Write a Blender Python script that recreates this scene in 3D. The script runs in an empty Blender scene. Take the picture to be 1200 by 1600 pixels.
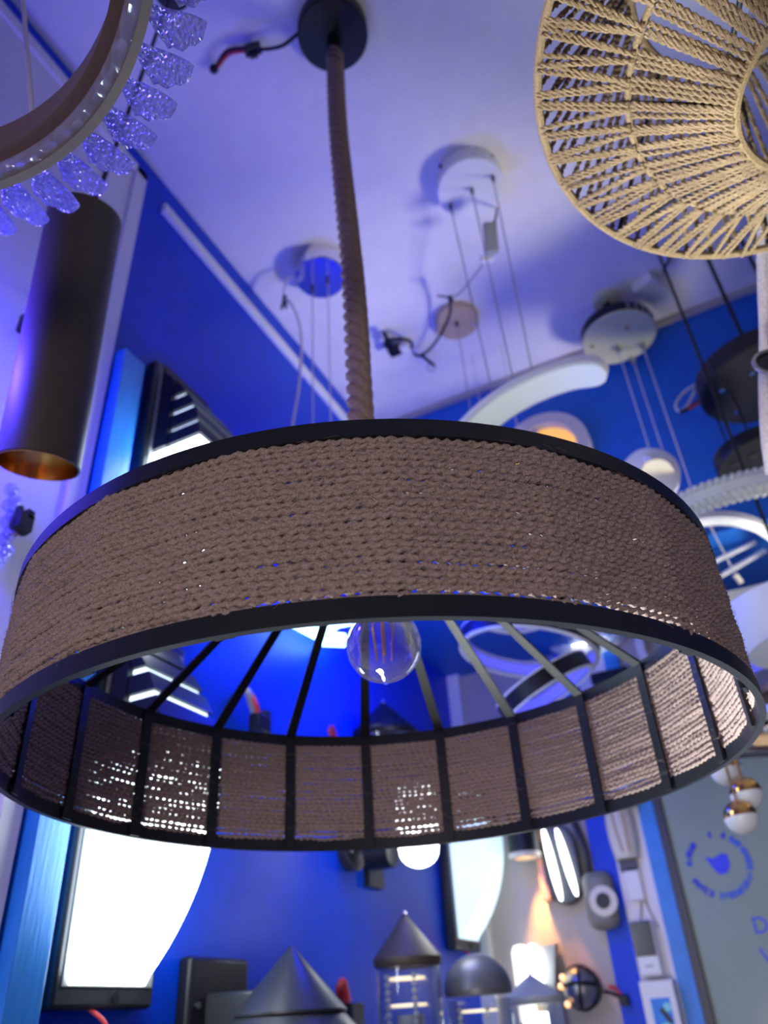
import bpy, bmesh, math, random
import numpy as np
from mathutils import Vector, Matrix

random.seed(7); RNG = np.random.default_rng(7)
C = bpy.context.scene.collection
S = bpy.context.scene
H = 1.3                       # eye height above the shop floor; coordinates below are measured from the eye
PI = math.pi
def R_(d): return math.radians(d)

# ------------------------------------------------------------------ camera, light, exposure
cd = bpy.data.cameras.new('camera'); cam = bpy.data.objects.new('camera', cd); C.objects.link(cam)
cd.sensor_fit = 'AUTO'; cd.sensor_width = 36; cd.lens = 27.05; cd.clip_start = 0.01
cam.matrix_world = Matrix(((0.891076, 0.292672, 0.346883, 0), (0.45044, -0.476713, -0.754883, 0),
                           (-0.055569, 0.828908, -0.556618, H), (0, 0, 0, 1)))
cd.dof.use_dof = True; cd.dof.focus_distance = 0.45; cd.dof.aperture_fstop = 7.0
S.camera = cam
S.view_settings.view_transform = 'Standard'; S.view_settings.look = 'None'
S.view_settings.gamma = 1; S.view_settings.use_curve_mapping = False
S.view_settings.exposure = 0.0
S.cycles.use_denoising = True; S.cycles.max_bounces = 10; S.cycles.transparent_max_bounces = 16
S.cycles.caustics_reflective = False; S.cycles.caustics_refractive = False
S.cycles.sample_clamp_indirect = 6

w = bpy.data.worlds.new('world'); S.world = w; w.use_nodes = True
w.node_tree.nodes['Background'].inputs[0].default_value = (0.62, 0.60, 0.80, 1)
w.node_tree.nodes['Background'].inputs[1].default_value = 0.08

def light(name, kind, loc, color, power, size=0.1, target=None, **k):
    l = bpy.data.lights.new(name, kind); o = bpy.data.objects.new(name, l); C.objects.link(o)
    l.color = color; l.energy = power
    if kind == 'AREA': l.size = size
    else: l.shadow_soft_size = size
    o.location = (loc[0], loc[1], loc[2] + H)
    if target is not None:
        o.rotation_euler = (Vector(target) - Vector(loc)).to_track_quat('-Z', 'Y').to_euler()
    for a, b in k.items(): setattr(l, a, b)
    return o
light('blue_led_light', 'POINT', (-0.55, 1.20, 0.66), (0.0, 0.01, 1.0), 6.5, 0.05)
light('blue_showroom_light', 'POINT', (-0.62, 0.30, 0.60), (0.06, 0.035, 1.0), 7.0, 0.03)
light('ceiling_corner_fill', 'AREA', (0.55, 1.42, 0.25), (1.0, 0.94, 0.80), 1.7, 0.25, (-0.48, 1.18, 1.4), spread=R_(52))  # unseen fill added off frame to whiten the ceiling near the corner
light('rope_shade_fill', 'AREA', (0.48, 1.05, 0.10), (1.0, 0.92, 0.70), 0.42, 0.3, (0.24, 0.45, 0.70), spread=R_(70))  # unseen fill added to brighten the woven rope shade
light('drum_front_fill', 'AREA', (0.05, -1.5, -0.5), (1.0, 0.90, 0.90), 2.6, 0.9, (-0.25, 0.8, 0.05), spread=R_(48))  # added fill behind the camera for the drum's outer front, no fixture
light('drum_inside_fill', 'AREA', (-0.50, 0.70, -0.60), (0.92, 1.0, 1.0), 2.7, 0.25, (-0.02, 0.54, 0.21), spread=R_(38))  # added fill below the frame, brightens the drum's inner right side

# ------------------------------------------------------------------ materials
MATS = {}
def mat(name, col, rough=0.5, metal=0.0, bump=0.0, scale=200.0, vary=0.0, emit=None, estr=0.0, coat=0.0, spec=0.5, stretch=(1, 1, 1)):
    m = bpy.data.materials.new(name); m.use_nodes = True
    nt = m.node_tree; b = nt.nodes['Principled BSDF']
    b.inputs['Base Color'].default_value = (*col, 1); b.inputs['Roughness'].default_value = rough
    b.inputs['Metallic'].default_value = metal; b.inputs['Coat Weight'].default_value = coat
    b.inputs['Specular IOR Level'].default_value = spec
    if emit: b.inputs['Emission Color'].default_value = (*emit, 1); b.inputs['Emission Strength'].default_value = estr
    if bump or vary:
        tc = nt.nodes.new('ShaderNodeTexCoord'); mp = nt.nodes.new('ShaderNodeMapping'); mp.inputs['Scale'].default_value = stretch
        nz = nt.nodes.new('ShaderNodeTexNoise'); nz.inputs['Scale'].default_value = scale; nz.inputs['Detail'].default_value = 5
        nt.links.new(tc.outputs['Object'], mp.inputs[0]); nt.links.new(mp.outputs[0], nz.inputs['Vector'])
        if bump:
            bp = nt.nodes.new('ShaderNodeBump'); bp.inputs['Strength'].default_value = bump; bp.inputs['Distance'].default_value = 0.002
            nt.links.new(nz.outputs['Fac'], bp.inputs['Height']); nt.links.new(bp.outputs[0], b.inputs['Normal'])
        if vary:
            rp = nt.nodes.new('ShaderNodeValToRGB')
            rp.color_ramp.elements[0].position = 0.3; rp.color_ramp.elements[1].position = 0.7
            rp.color_ramp.elements[0].color = (*[c * (1 - vary) for c in col], 1)
            rp.color_ramp.elements[1].color = (*[min(1, c * (1 + vary)) for c in col], 1)
            nt.links.new(nz.outputs['Fac'], rp.inputs[0]); nt.links.new(rp.outputs[0], b.inputs['Base Color'])
    MATS[name] = m; return m
def glassy(name, col, gloss=0.35, diff=0.0, dcol=(1, 1, 1), rough=0.03, bump=0.0, scale=60.0):
    """thin clear or milky glass: see-through, with a glossy skin and some body"""
    m = bpy.data.materials.new(name); m.use_nodes = True; nt = m.node_tree
    nt.nodes.remove(nt.nodes['Principled BSDF']); out = nt.nodes['Material Output']
    tr = nt.nodes.new('ShaderNodeBsdfTransparent'); tr.inputs[0].default_value = (*col, 1)
    gl = nt.nodes.new('ShaderNodeBsdfGlossy'); gl.inputs['Roughness'].default_value = rough
    lw = nt.nodes.new('ShaderNodeLayerWeight'); lw.inputs['Blend'].default_value = gloss
    mx = nt.nodes.new('ShaderNodeMixShader')
    nt.links.new(lw.outputs['Facing'], mx.inputs[0]); nt.links.new(tr.outputs[0], mx.inputs[1]); nt.links.new(gl.outputs[0], mx.inputs[2])
    last = mx
    if diff:
        df = nt.nodes.new('ShaderNodeBsdfTranslucent'); df.inputs[0].default_value = (*dcol, 1)
        d2 = nt.nodes.new('ShaderNodeBsdfDiffuse'); d2.inputs[0].default_value = (*dcol, 1)
        m3 = nt.nodes.new('ShaderNodeMixShader'); m3.inputs[0].default_value = 0.5
        nt.links.new(df.outputs[0], m3.inputs[1]); nt.links.new(d2.outputs[0], m3.inputs[2])
        m2 = nt.nodes.new('ShaderNodeMixShader'); m2.inputs[0].default_value = diff
        nt.links.new(mx.outputs[0], m2.inputs[1]); nt.links.new(m3.outputs[0], m2.inputs[2]); last = m2
    if bump:
        tc = nt.nodes.new('ShaderNodeTexCoord'); nz = nt.nodes.new('ShaderNodeTexVoronoi'); nz.inputs['Scale'].default_value = scale
        bp = nt.nodes.new('ShaderNodeBump'); bp.inputs['Strength'].default_value = bump; bp.inputs['Distance'].default_value = 0.004
        nt.links.new(tc.outputs['Object'], nz.inputs['Vector']); nt.links.new(nz.outputs['Distance'], bp.inputs['Height'])
        nt.links.new(bp.outputs[0], gl.inputs['Normal']); nt.links.new(bp.outputs[0], lw.inputs['Normal'])
    nt.links.new(last.outputs[0], out.inputs[0]); MATS[name] = m; return m
def glow(name, col, s):
    return mat(name, (0.8, 0.8, 0.8), 0.4, emit=col, estr=s)

mat('ceiling_paint', (0.80, 0.78, 0.80), 0.75, bump=0.08, scale=25, vary=0.03)
mat('white_paint', (0.78, 0.76, 0.78), 0.5, bump=0.05, scale=40)
mat('blue_paint', (0.002, 0.055, 0.62), 0.42, bump=0.05, scale=30, vary=0.06, spec=0.25)
mat('soffit_blue', (0.012, 0.125, 0.55), 0.45, bump=0.05, scale=30, vary=0.06, spec=0.3)
mat('blue_wood', (0.03, 0.25, 0.72), 0.35, bump=0.25, scale=40, vary=0.12, stretch=(1, 8, 0.6))
mat('beige_paint', (0.42, 0.39, 0.38), 0.6, bump=0.05, scale=30)
mat('dark_trim', (0.05, 0.05, 0.06), 0.4)
mat('floor_tile', (0.5, 0.48, 0.46), 0.3, vary=0.08, scale=6)
mat('black_metal', (0.010, 0.010, 0.014), 0.45, bump=0.03, scale=300)
mat('satin_black', (0.008, 0.009, 0.013), 0.4, spec=0.35)
mat('dark_grey', (0.045, 0.048, 0.055), 0.34, 0.4, bump=0.04, scale=200)
mat('dome_grey', (0.12, 0.125, 0.135), 0.4, 0.2)
mat('satin_silver', (0.80, 0.80, 0.78), 0.3, 0.4)
mat('green_grey_steel', (0.42, 0.46, 0.40), 0.35, 0.6)
mat('chrome', (0.80, 0.78, 0.80), 0.12, 1.0)
mat('satin_steel', (0.42, 0.41, 0.40), 0.32, 0.9)
mat('grey_steel', (0.56, 0.57, 0.34), 0.45, 0.0)
mat('bronze_grey', (0.55, 0.43, 0.28), 0.45, 0.1)
mat('bronze_brown', (0.075, 0.058, 0.042), 0.55, 0.2, bump=0.02, scale=400)
mat('gold', (0.75, 0.42, 0.12), 0.2, 1.0)
mat('gold_satin', (0.26, 0.165, 0.12), 0.42, 0.5)
mat('copper', (0.80, 0.42, 0.32), 0.35, 0.7)
mat('white_plastic', (0.78, 0.79, 0.80), 0.4)
mat('cream_plastic', (0.70, 0.66, 0.55), 0.45)
mat('grey_plastic', (0.38, 0.38, 0.36), 0.5)
mat('rim_plastic', (0.36, 0.34, 0.28), 0.5)
mat('box_grey', (0.20, 0.20, 0.18), 0.5)
mat('white_metal', (0.80, 0.81, 0.82), 0.35)
mat('red_plastic', (0.55, 0.04, 0.05), 0.4)
mat('wire_grey', (0.34, 0.32, 0.34), 0.4, 0.3)
mat('wire_white', (0.62, 0.58, 0.60), 0.5)
mat('jute', (0.29, 0.212, 0.188), 0.95, bump=0.7, scale=900, vary=0.35, spec=0.1)
mat('rope', (0.30, 0.215, 0.175), 0.95, bump=0.7, scale=700, vary=0.35, spec=0.1)
mat('pale_jute', (0.33, 0.230, 0.125), 0.95, bump=0.6, scale=900, vary=0.35, spec=0.1)
mat('cream_rope', (0.66, 0.57, 0.47), 0.9, bump=0.6, scale=300, vary=0.15, spec=0.1)
mat('yellow_plate', (0.85, 0.50, 0.12), 0.35, 0.1, emit=(1.0, .5, .1), estr=.8)
mat('mirror_glass', (0.34, 0.43, 0.35), 0.12, 0.0, coat=0.4)
mat('blue_vinyl', (0.03, 0.06, 0.85), 0.4)
mat('pale_blue_vinyl', (0.10, 0.22, 0.95), 0.4)
mat('grey_enamel', (0.35, 0.38, 0.38), 0.4)
mat('smoked_plastic', (0.03, 0.03, 0.035), 0.25)
mat('poster_blue', (0.02, 0.25, 0.75), 0.3)
mat('cyan_print', (0.25, 0.75, 0.80), 0.3)
mat('copper_filament', (0.75, 0.36, 0.16), 0.3, 0.9)
glow('sconce_glass', (0.82, 0.96, 1.0), 11.0)
glow('sconce_glass_front', (0.70, 0.88, 0.95), 2.0)
glow('sconce_glass_dim', (0.60, 0.86, 1.0), 1.1)
glow('lamp_white', (0.95, 1.0, 0.98), 4.5)
glow('lamp_warm_white', (1.0, 0.95, 0.70), 1.6)
glow('rim_light', (1.0, .93, .80), 16.0)
glow('led_blue', (0.02, 0.35, 1.0), 14.0)
glow('led_cyan', (0.45, 0.95, 1.0), 5.0)
mat('led_ring_blue', (0.1, 0.1, 0.35), 0.4, emit=(0.13, 0.14, 1.0), estr=0.75)
glow('amber_glow', (1.0, 0.50, 0.12), 2.0)
glow('diffuser_dim', (0.75, 0.95, 0.85), 0.22)
glow('gold_led', (1.0, 0.80, 0.45), 1.2)
glassy('clear_glass', (0.97, 0.98, 1.0), 0.25)
glassy('bulb_glass', (0.95, 0.94, 0.97), 0.30, 0.05, (0.8, 0.7, 0.9))
glassy('crystal', (0.85, 0.86, 1.0), 0.5, 0.28, (0.50, 0.50, 1.0), 0.07, 1.0, 260)
glassy('acrylic', (0.80, 0.78, 0.74), 0.45, 0.35, (0.70, 0.62, 0.50), 0.10, 1.0, 90)
glassy('crystal_bead', (0.85, 0.9, 0.9), 0.5, 0.75, (0.95, 0.97, 0.93), 0.08)

# ------------------------------------------------------------------ mesh builder
def basis(d, up=(0, 0, 1)):
    d = Vector(d).normalized(); u = Vector(up)
    if abs(d.dot(u)) > 0.99: u = Vector((1, 0, 0))
    x = u.cross(d).normalized(); y = d.cross(x)
    return Matrix((x, y, d)).transposed()
class MB:
    def __init__(s): s.v = []; s.f = []
    def add(s, v, f):
        n = len(s.v); s.v += [tuple(p) for p in v]; s.f += [tuple(i + n for i in q) for q in f]; return s
    def box(s, a, b):
        (x0, y0, z0), (x1, y1, z1) = tuple(map(min, a, b)), tuple(map(max, a, b))
        v = [(x, y, z) for z in (z0, z1) for y in (y0, y1) for x in (x0, x1)]
        return s.add(v, [(0, 2, 3, 1), (4, 5, 7, 6), (0, 1, 5, 4), (2, 6, 7, 3), (0, 4, 6, 2), (1, 3, 7, 5)])
    def obox(s, c, size, m=None):
        m = m or Matrix.Identity(3); h = Vector(size) / 2
        v = [Vector(c) + m @ Vector((i * h.x, j * h.y, k * h.z)) for k in (-1, 1) for j in (-1, 1) for i in (-1, 1)]
        return s.add(v, [(0, 2, 3, 1), (4, 5, 7, 6), (0, 1, 5, 4), (2, 6, 7, 3), (0, 4, 6, 2), (1, 3, 7, 5)])
    def lathe(s, prof, c=(0, 0, 0), d=(0, 0, 1), seg=40, closed=False, a0=0.0, a1=2 * PI, cap=True):
        m = basis(d) if tuple(d) != (0, 0, 1) else Matrix.Identity(3); c = Vector(c); full = abs(a1 - a0 - 2 * PI) < 1e-6
        n = seg if full else seg + 1; v = []
        for r, z in prof:
            for i in range(n):
                a = a0 + (a1 - a0) * i / seg
                v.append(c + m @ Vector((r * math.cos(a), r * math.sin(a), z)))
        f = []; k = len(prof)
        for j in range(k if closed else k - 1):
            for i in range(seg):
                p = j * n; q = ((j + 1) % k) * n; i2 = (i + 1) % n
                f.append((p + i, p + i2, q + i2, q + i))
        if not closed and full and cap:
            if prof[0][0] > 1e-6: f.append(tuple(range(n - 1, -1, -1)))
            if prof[-1][0] > 1e-6: f.append(tuple((k - 1) * n + i for i in range(n)))
        return s.add(v, f)
    def cyl(s, a, b, r, seg=24, r2=None):
        d = Vector(b) - Vector(a); return s.lathe([(r, 0), (r if r2 is None else r2, d.length)], a, d, seg)
    def tube(s, pts, r, seg=8, closed=False):
        P = [Vector(p) for p in pts]; n = len(P); v = []; f = []; prev = None
        for i in range(n):
            if closed: t = P[(i + 1) % n] - P[i - 1]
            else: t = P[min(i + 1, n - 1)] - P[max(i - 1, 0)]
            t.normalize()
            if prev is None: x = basis(t).col[0].copy()
            else: x = (prev - t * prev.dot(t)).normalized()
            prev = x; y = t.cross(x); rr = r[i] if hasattr(r, '__len__') else r
            for k in range(seg):
                a = 2 * PI * k / seg; v.append(P[i] + (x * math.cos(a) + y * math.sin(a)) * rr)
        for i in range(n if closed else n - 1):
            p = i * seg; q = ((i + 1) % n) * seg
            for k in range(seg): f.append((p + k, p + (k + 1) % seg, q + (k + 1) % seg, q + k))
        if not closed: f.append(tuple(range(seg - 1, -1, -1))); f.append(tuple((n - 1) * seg + k for k in range(seg)))
        return s.add(v, f)
    def ring(s, c, R, r, d=(0, 0, 1), seg=72, k=10, a0=0, a1=2 * PI):
        m = basis(d) if tuple(d) != (0, 0, 1) else Matrix.Identity(3); full = abs(a1 - a0 - 2 * PI) < 1e-6
        n = seg if full else seg + 1
        return s.tube([Vector(c) + m @ Vector((R * math.cos(a0 + (a1 - a0) * i / seg), R * math.sin(a0 + (a1 - a0) * i / seg), 0)) for i in range(n)], r, k, full)
    def band(s, c, R0, R1, z0, z1, d=(0, 0, 1), seg=96, a0=0, a1=2 * PI):
        return s.lathe([(R0, z0), (R1, z0), (R1, z1), (R0, z1)], c, d, seg, True, a0, a1)
    def prism(s, poly, vec):
        n = len(poly); v = [Vector(p) for p in poly] + [Vector(p) + Vector(vec) for p in poly]
        return s.add(v, [tuple(range(n - 1, -1, -1)), tuple(range(n, 2 * n))] + [(i, (i + 1) % n, n + (i + 1) % n, n + i) for i in range(n)])
    def ball(s, c, r, seg=16, rings=10, sc=(1, 1, 1)):
        prof = [(r * math.sin(PI * j / rings), -r * math.cos(PI * j / rings)) for j in range(rings + 1)]
        n0 = len(s.v); s.lathe(prof, (0, 0, 0), seg=seg)
        for i in range(n0, len(s.v)):
            p = s.v[i]; s.v[i] = (c[0] + p[0] * sc[0], c[1] + p[1] * sc[1], c[2] + p[2] * sc[2])
        return s
    def path(s, pts, r, seg=8, n=8):
        return s.tube(smooth(pts, n), r, seg)
def smooth(pts, n=8):
    P = [Vector(p) for p in pts]; out = []
    for i in range(len(P) - 1):
        a = P[max(i - 1, 0)]; b = P[i]; c = P[i + 1]; d = P[min(i + 2, len(P) - 1)]
        for k in range(n):
            t = k / n
            out.append(0.5 * ((2 * b) + (c - a) * t + (2 * a - 5 * b + 4 * c - d) * t * t + (3 * b - a - 3 * c + d) * t ** 3))
    out.append(P[-1]); return out
ORG = {}
def obj(name, mb, m, parent=None, label=None, bevel=0.0, angle=0.6):
    """link one mesh; vertices are given in eye-centred coordinates and stored relative to their thing"""
    org = Vector(ORG.get(parent.as_pointer() if parent else 0, (0, 0, 0)))
    if parent is None:
        xs = np.array(mb.v); org = Vector(((xs[:, 0].min() + xs[:, 0].max()) / 2, (xs[:, 1].min() + xs[:, 1].max()) / 2, xs[:, 2].min()))
    me = bpy.data.meshes.new(name); me.from_pydata([(p[0] - org.x, p[1] - org.y, p[2] - org.z) for p in mb.v], [], mb.f)
    b = bmesh.new(); b.from_mesh(me); bmesh.ops.recalc_face_normals(b, faces=b.faces); b.to_mesh(me); b.free()
    me.materials.append(MATS[m]); me.polygons.foreach_set('use_smooth', [True] * len(me.polygons)); me.set_sharp_from_angle(angle=angle)
    o = bpy.data.objects.new(name, me); C.objects.link(o)
    if parent: o.parent = parent
    else: o.location = (org.x, org.y, org.z + H)
    ORG[o.as_pointer()] = tuple(org)
    if bevel:
        bv = o.modifiers.new('bevel', 'BEVEL'); bv.width = bevel; bv.segments = 2; bv.limit_method = 'ANGLE'
    if label: o['label'] = label
    return o
def thing(name, label, cat, loc, group=None):
    o = bpy.data.objects.new(name, None); C.objects.link(o); o.location = (loc[0], loc[1], loc[2] + H); o.empty_display_size = 0.03
    ORG[o.as_pointer()] = tuple(loc); return tag(o, label, cat, group)
def tag(o, label, cat, group=None):
    o['label'] = label; o['category'] = cat
    if group: o['group'] = group
    return o
def struct(name, mb, m, parent=None, bevel=0.0, label=None, cat=None):
    o = obj(name, mb, m, parent, bevel=bevel)
    if parent is None: o['kind'] = 'structure'; o['label'] = label; o['category'] = cat
    return o
def dup(root, loc, label, scale=1.0):
    r = root.copy(); C.objects.link(r); r.location = (loc[0], loc[1], loc[2] + H); r['label'] = label; r.scale = (scale,) * 3
    for ch in list(root.children):
        c = ch.copy(); C.objects.link(c); c.parent = r
        for g in ch.children:
            d = g.copy(); C.objects.link(d); d.parent = c
    return r
def connector(parent, p, d, s=1.0, red=True):
    """small black plug with a red and a black lead"""
    m = basis(d); p = Vector(p)
    b = MB().obox(p, (0.014 * s, 0.012 * s, 0.022 * s), m); b.obox(p + m @ Vector((0.006 * s, 0, 0.016 * s)), (0.006 * s, 0.01 * s, 0.014 * s), m)
    o = obj('plug', b, 'satin_black', parent, bevel=0.001)
    if red:
        obj('red_lead', MB().path([p - m @ Vector((0.003 * s, 0, 0.008 * s)), p - m @ Vector((0.006 * s, 0, 0.024 * s)), p - m @ Vector((0.0, 0.003, 0.038 * s))], 0.0022 * s), 'red_plastic', parent, label='red lead of the plug')
    return o

# ------------------------------------------------------------------ room shell
XL, YB, YS, ZC = -0.72, 1.93, 1.51, 1.40      # left wall, back wall, face of the soffit, ceiling
struct('ceiling', MB().box((XL - .1, -1.7, ZC), (1.7, YB + .1, ZC + .1)), 'ceiling_paint', label='white painted ceiling lit violet by blue lamps', cat='ceiling')
struct('floor', MB().box((XL - .1, -1.7, -H - .1), (1.7, YB + .1, -H)), 'floor_tile', label='shop floor below the picture', cat='floor')
struct('wall_left', MB().box((XL - .1, -1.7, -H), (XL, YB, ZC)), 'blue_paint', label='blue painted wall carrying the shield sconces', cat='wall')
bw = struct('wall_back', MB().box((XL - .1, YB, -H), (1.7, YB + .1, ZC)), 'beige_paint', label='pale beige wall at the end of the shop', cat='wall')
struct('wall_right', MB().box((1.6, -1.7, -H), (1.7, YB, ZC)), 'white_paint', label='white side wall outside the picture', cat='wall')
struct('wall_soffit', MB().box((XL, YS, 0.80), (1.6, YB, ZC)), 'soffit_blue', label='blue boxed soffit under the far ceiling edge', cat='soffit')
struct('trim_1', MB().box((XL, YS - .012, ZC - .016), (1.6, YS, ZC)), 'beige_paint', label='thin pale bead where the blue soffit meets the ceiling', cat='trim')
struct('trim_2', MB().box((XL, 0.64, 1.308), (XL + .012, YS, 1.333)), 'white_plastic', bevel=.002, label='white cable trunking strip along the blue wall', cat='trim')
struct('trim_3', MB().box((XL, -1.6, 1.338), (XL + .010, 0.53, 1.356)), 'white_paint', label='white bead above the white wall panel', cat='trim')
pn = MB().box((XL, -1.6, -H), (XL + .012, 0.583, 1.335)); pn.box((XL + .012, .556, -H), (XL + .018, .583, 1.335)); pn.box((XL + .012, -1.6, 1.315), (XL + .018, .583, 1.335))
struct('wall_panel', pn, 'white_paint', bevel=.001, label='white wall panel behind the bronze cylinder lamp', cat='wall panel')
struct('trim_4', MB().box((XL, .590, -H), (XL + .034, .634, .885)), 'blue_wood', bevel=.0015, label='bright blue wood pilaster beside the shield sconces', cat='pilaster')
struct('trim_5', MB().box((XL, YB - .022, -H), (XL + .034, YB, .80)), 'white_plastic', label='pale strip in the corner of blue and beige walls', cat='trim')
struct('trim_6', MB().box((-.418, YB - .012, -H), (-.366, YB, .80)), 'blue_paint', label='narrow blue stripe left of the white display strip', cat='trim')
struct('trim_7', MB().box((-.366, YB - .010, -H), (-.292, YB, .80)), 'white_paint', label='white display strip carrying switches and boxes', cat='trim')
struct('trim_8', MB().box((-.292, YB - .020, -H), (-.256, YB, .80)), 'blue_wood', bevel=.001, label='blue pilaster beside the dark framed glass', cat='pilaster')
struct('trim_9', MB().box((-.256, YB - .030, -H), (-.236, YB, .55)), 'dark_trim', bevel=.002, label='dark edge frame of the grey green glass', cat='frame')
gl = struct('window_1', MB().box((-.236, YB - .020, -H), (1.6, YB, .55)), 'mirror_glass', label='grey green glass pane with a blue printed ring', cat='glass pane')
# marks on the glass: a ring of small blue lettering, a blue emblem, and big blue letters cut by the picture edge
yg = YB - .0215
cx, cz = (-0.1522, 1.9300, 0.2489)[0], (-0.1522, 1.9300, 0.2489)[2]
rg = MB(); rg2 = MB(); rr = .060
def glyph(b, a, s):
    u = Vector((math.cos(a), 0, math.sin(a))); t = Vector((-math.sin(a), 0, math.cos(a)))
    o = Vector((cx, yg, cz)) + u * rr
    k = random.randrange(4)
    for (p, q) in [((-1, -1), (-1, 1)), ((-1, 1), (1, 1)), ((1, -1), (1, 1)), ((-1, 0), (1, 0)), ((-1, -1), (1, -1))]:
        if random.random() < .25: continue
        A = o + t * p[0] * s * .5 + u * p[1] * s; B = o + t * q[0] * s * .5 + u * q[1] * s
        b.tube([A, B], .0014, 4)
for a0, a1, b in ((-35, 55, rg2), (62, 70, rg), (88, 94, rg), (128, 176, rg), (200, 246, rg), (256, 322, rg2)):
    n = max(1, int((a1 - a0) / 8))
    for i in range(n): glyph(b, R_(a0 + (a1 - a0) * (i + .5) / n), .0052)
obj('ring_lettering', rg, 'blue_vinyl', gl); obj('ring_lettering', rg2, 'pale_blue_vinyl', gl)
em = [(cx + dx, yg, cz + dz) for dx, dz in ((-.024, .018), (-.006, .013), (.010, .021), (.022, .018), (.022, -.004), (.012, -.018), (-.004, -.019), (-.014, -.004))]
obj('emblem', MB().prism(em, (0, -.001, 0)), 'blue_vinyl', gl)
def letters(t, loc, size):
    fc = bpy.data.curves.new('lettering', 'FONT'); fc.body = t; fc.size = size; fc.extrude = .0006
    fo = bpy.data.objects.new('lettering', fc); C.objects.link(fo); fc.materials.append(MATS['blue_vinyl'])
    o = ORG[gl.as_pointer()]; fo.parent = gl; fo.location = (loc[0] - o[0], loc[1] - o[1], loc[2] - o[2]); fo.rotation_euler = (PI / 2, 0, 0)
letters('Do', ((-0.1214, 1.9300, 0.1168)[0], yg, (-0.1214, 1.9300, 0.1168)[2]), .042)
letters('V', ((-0.1217, 1.9300, 0.0606)[0], yg, (-0.1217, 1.9300, 0.0606)[2]), .045)

# ------------------------------------------------------------------ the big jute drum pendant
CX, CY, ZB, ZT, RO, NR = -.2655, .5363, .1575, .2779, .2761, 20
HUB = .4205
drum = thing('drum_pendant', 'large round drum pendant wrapped in brown jute with black rims, hung on thick rope', 'pendant lamp', (CX, CY, ZB))
RH = .0115
obj('rim', MB().band((CX, CY, ZB), RO - .0045, RO, 0, RH, seg=180), 'satin_black', drum)
obj('rim', MB().band((CX, CY, ZT - RH), RO - .0045, RO, 0, RH, seg=180), 'satin_black', drum)
for k in range(NR):
    a = R_(11.2 + 18 * k); u = Vector((math.cos(a), math.sin(a), 0)); t = Vector((-u.y, u.x, 0)); c0 = Vector((CX, CY, 0))
    r0 = RO - .0056; wv = .0052; th = .0022; zt = ZT - .0015
    b = MB()
    line = [(r0, ZB + .001), (r0, zt), (.026, HUB - .004)]
    nrm = [(-1, 0), (-.6, -.8), (-.5, -.86)]
    V = []
    for (r, z), (nr, nz) in zip(line, nrm):
        for off in (0, th):
            for sd in (-1, 1):
                ww = wv if r > .1 else .0038
                V.append(c0 + u * (r + nr * off) + Vector((0, 0, z + nz * off)) + t * sd * ww)
    F = []
    for j in range(2):
        p = j * 4; q = p + 4
        F += [(p, p + 1, q + 1, q), (p + 2, q + 2, q + 3, p + 3), (p, q, q + 2, p + 2), (p + 1, p + 3, q + 3, q + 1)]
    F += [(0, 2, 3, 1), (8, 9, 11, 10)]
    obj('rib', b.add(V, F), 'satin_black', drum)
obj('hub', MB().lathe([(.001, -.012), (.030, -.012), (.032, -.008), (.032, .002), (.012, .010), (.012, .022), (.001, .022)], (CX, CY, HUB)), 'satin_black', drum)
# jute: rows of two-ply twisted cord wound round the ribs, flat between one rib and the next, with chance gaps
def jute_rows():
    rows, seg, ks = 24, 2600, 8
    z0, z1 = ZB + RH - .0015, ZT - RH + .0005
    ang = np.linspace(0, 2 * PI, seg, endpoint=False)
    loc_a = (ang - R_(11.2)) % (2 * PI / NR) - PI / NR
    poly = (RO - .0010) * math.cos(PI / NR) / np.cos(loc_a)
    Rb = 0.6 * poly + 0.4 * (RO - .0010) - .0010
    def wob(n, amp):
        w_ = np.zeros(seg)
        for h in range(1, n): w_ += RNG.normal() * np.cos(h * ang + RNG.uniform(0, 6.28)) / (h ** .55)
        return amp * w_ / max(1e-9, w_.std())
    V = []; F = []
    pitch = (z1 - z0) / rows
    for i in range(rows):
        extra = -.0002 if i == 0 else (.0002 if i == 1 else (.0005 if i == 2 else 0))
        zc = z0 + pitch * (i + .5) + extra + wob(90, .00024 if i > 2 else .00042)
        rad = (pitch * .5) * (1.05 + wob(120, .075) + .05 * np.clip(.35 - np.sin(ang), 0, .8)) - (.0003 if i < 2 else 0)
        rc = Rb + wob(40, .0003)
        tw = 250 + RNG.integers(-8, 8); ph0 = RNG.uniform(0, 6.28) + wob(60, .9)[:, None]
        th = np.arange(ks) / ks * 2 * PI
        lob = 1 + .31 * np.cos(2 * (th[None, :] - tw * .5 * ang[:, None] * 1.0 - ph0)) + .05 * RNG.normal(size=(seg, ks))
        rr_ = rad[:, None] * lob
        x = (rc[:, None] + rr_ * np.cos(th)[None, :]); zz = zc[:, None] + rr_ * np.sin(th)[None, :] * .98
        P = np.stack([CX + x * np.cos(ang)[:, None], CY + x * np.sin(ang)[:, None], zz], 2).reshape(-1, 3)
        n0 = i * seg * ks
        I = np.arange(seg)[:, None]; K = np.arange(ks)[None, :]
        a_ = n0 + I * ks + K; b_ = n0 + I * ks + (K + 1) % ks; c_ = n0 + ((I + 1) % seg) * ks + (K + 1) % ks; d_ = n0 + ((I + 1) % seg) * ks + K
        V.append(P); F.append(np.stack([a_, d_, c_, b_], 2).reshape(-1, 4))
    return np.concatenate(V), np.concatenate(F), Rb, ang
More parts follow.
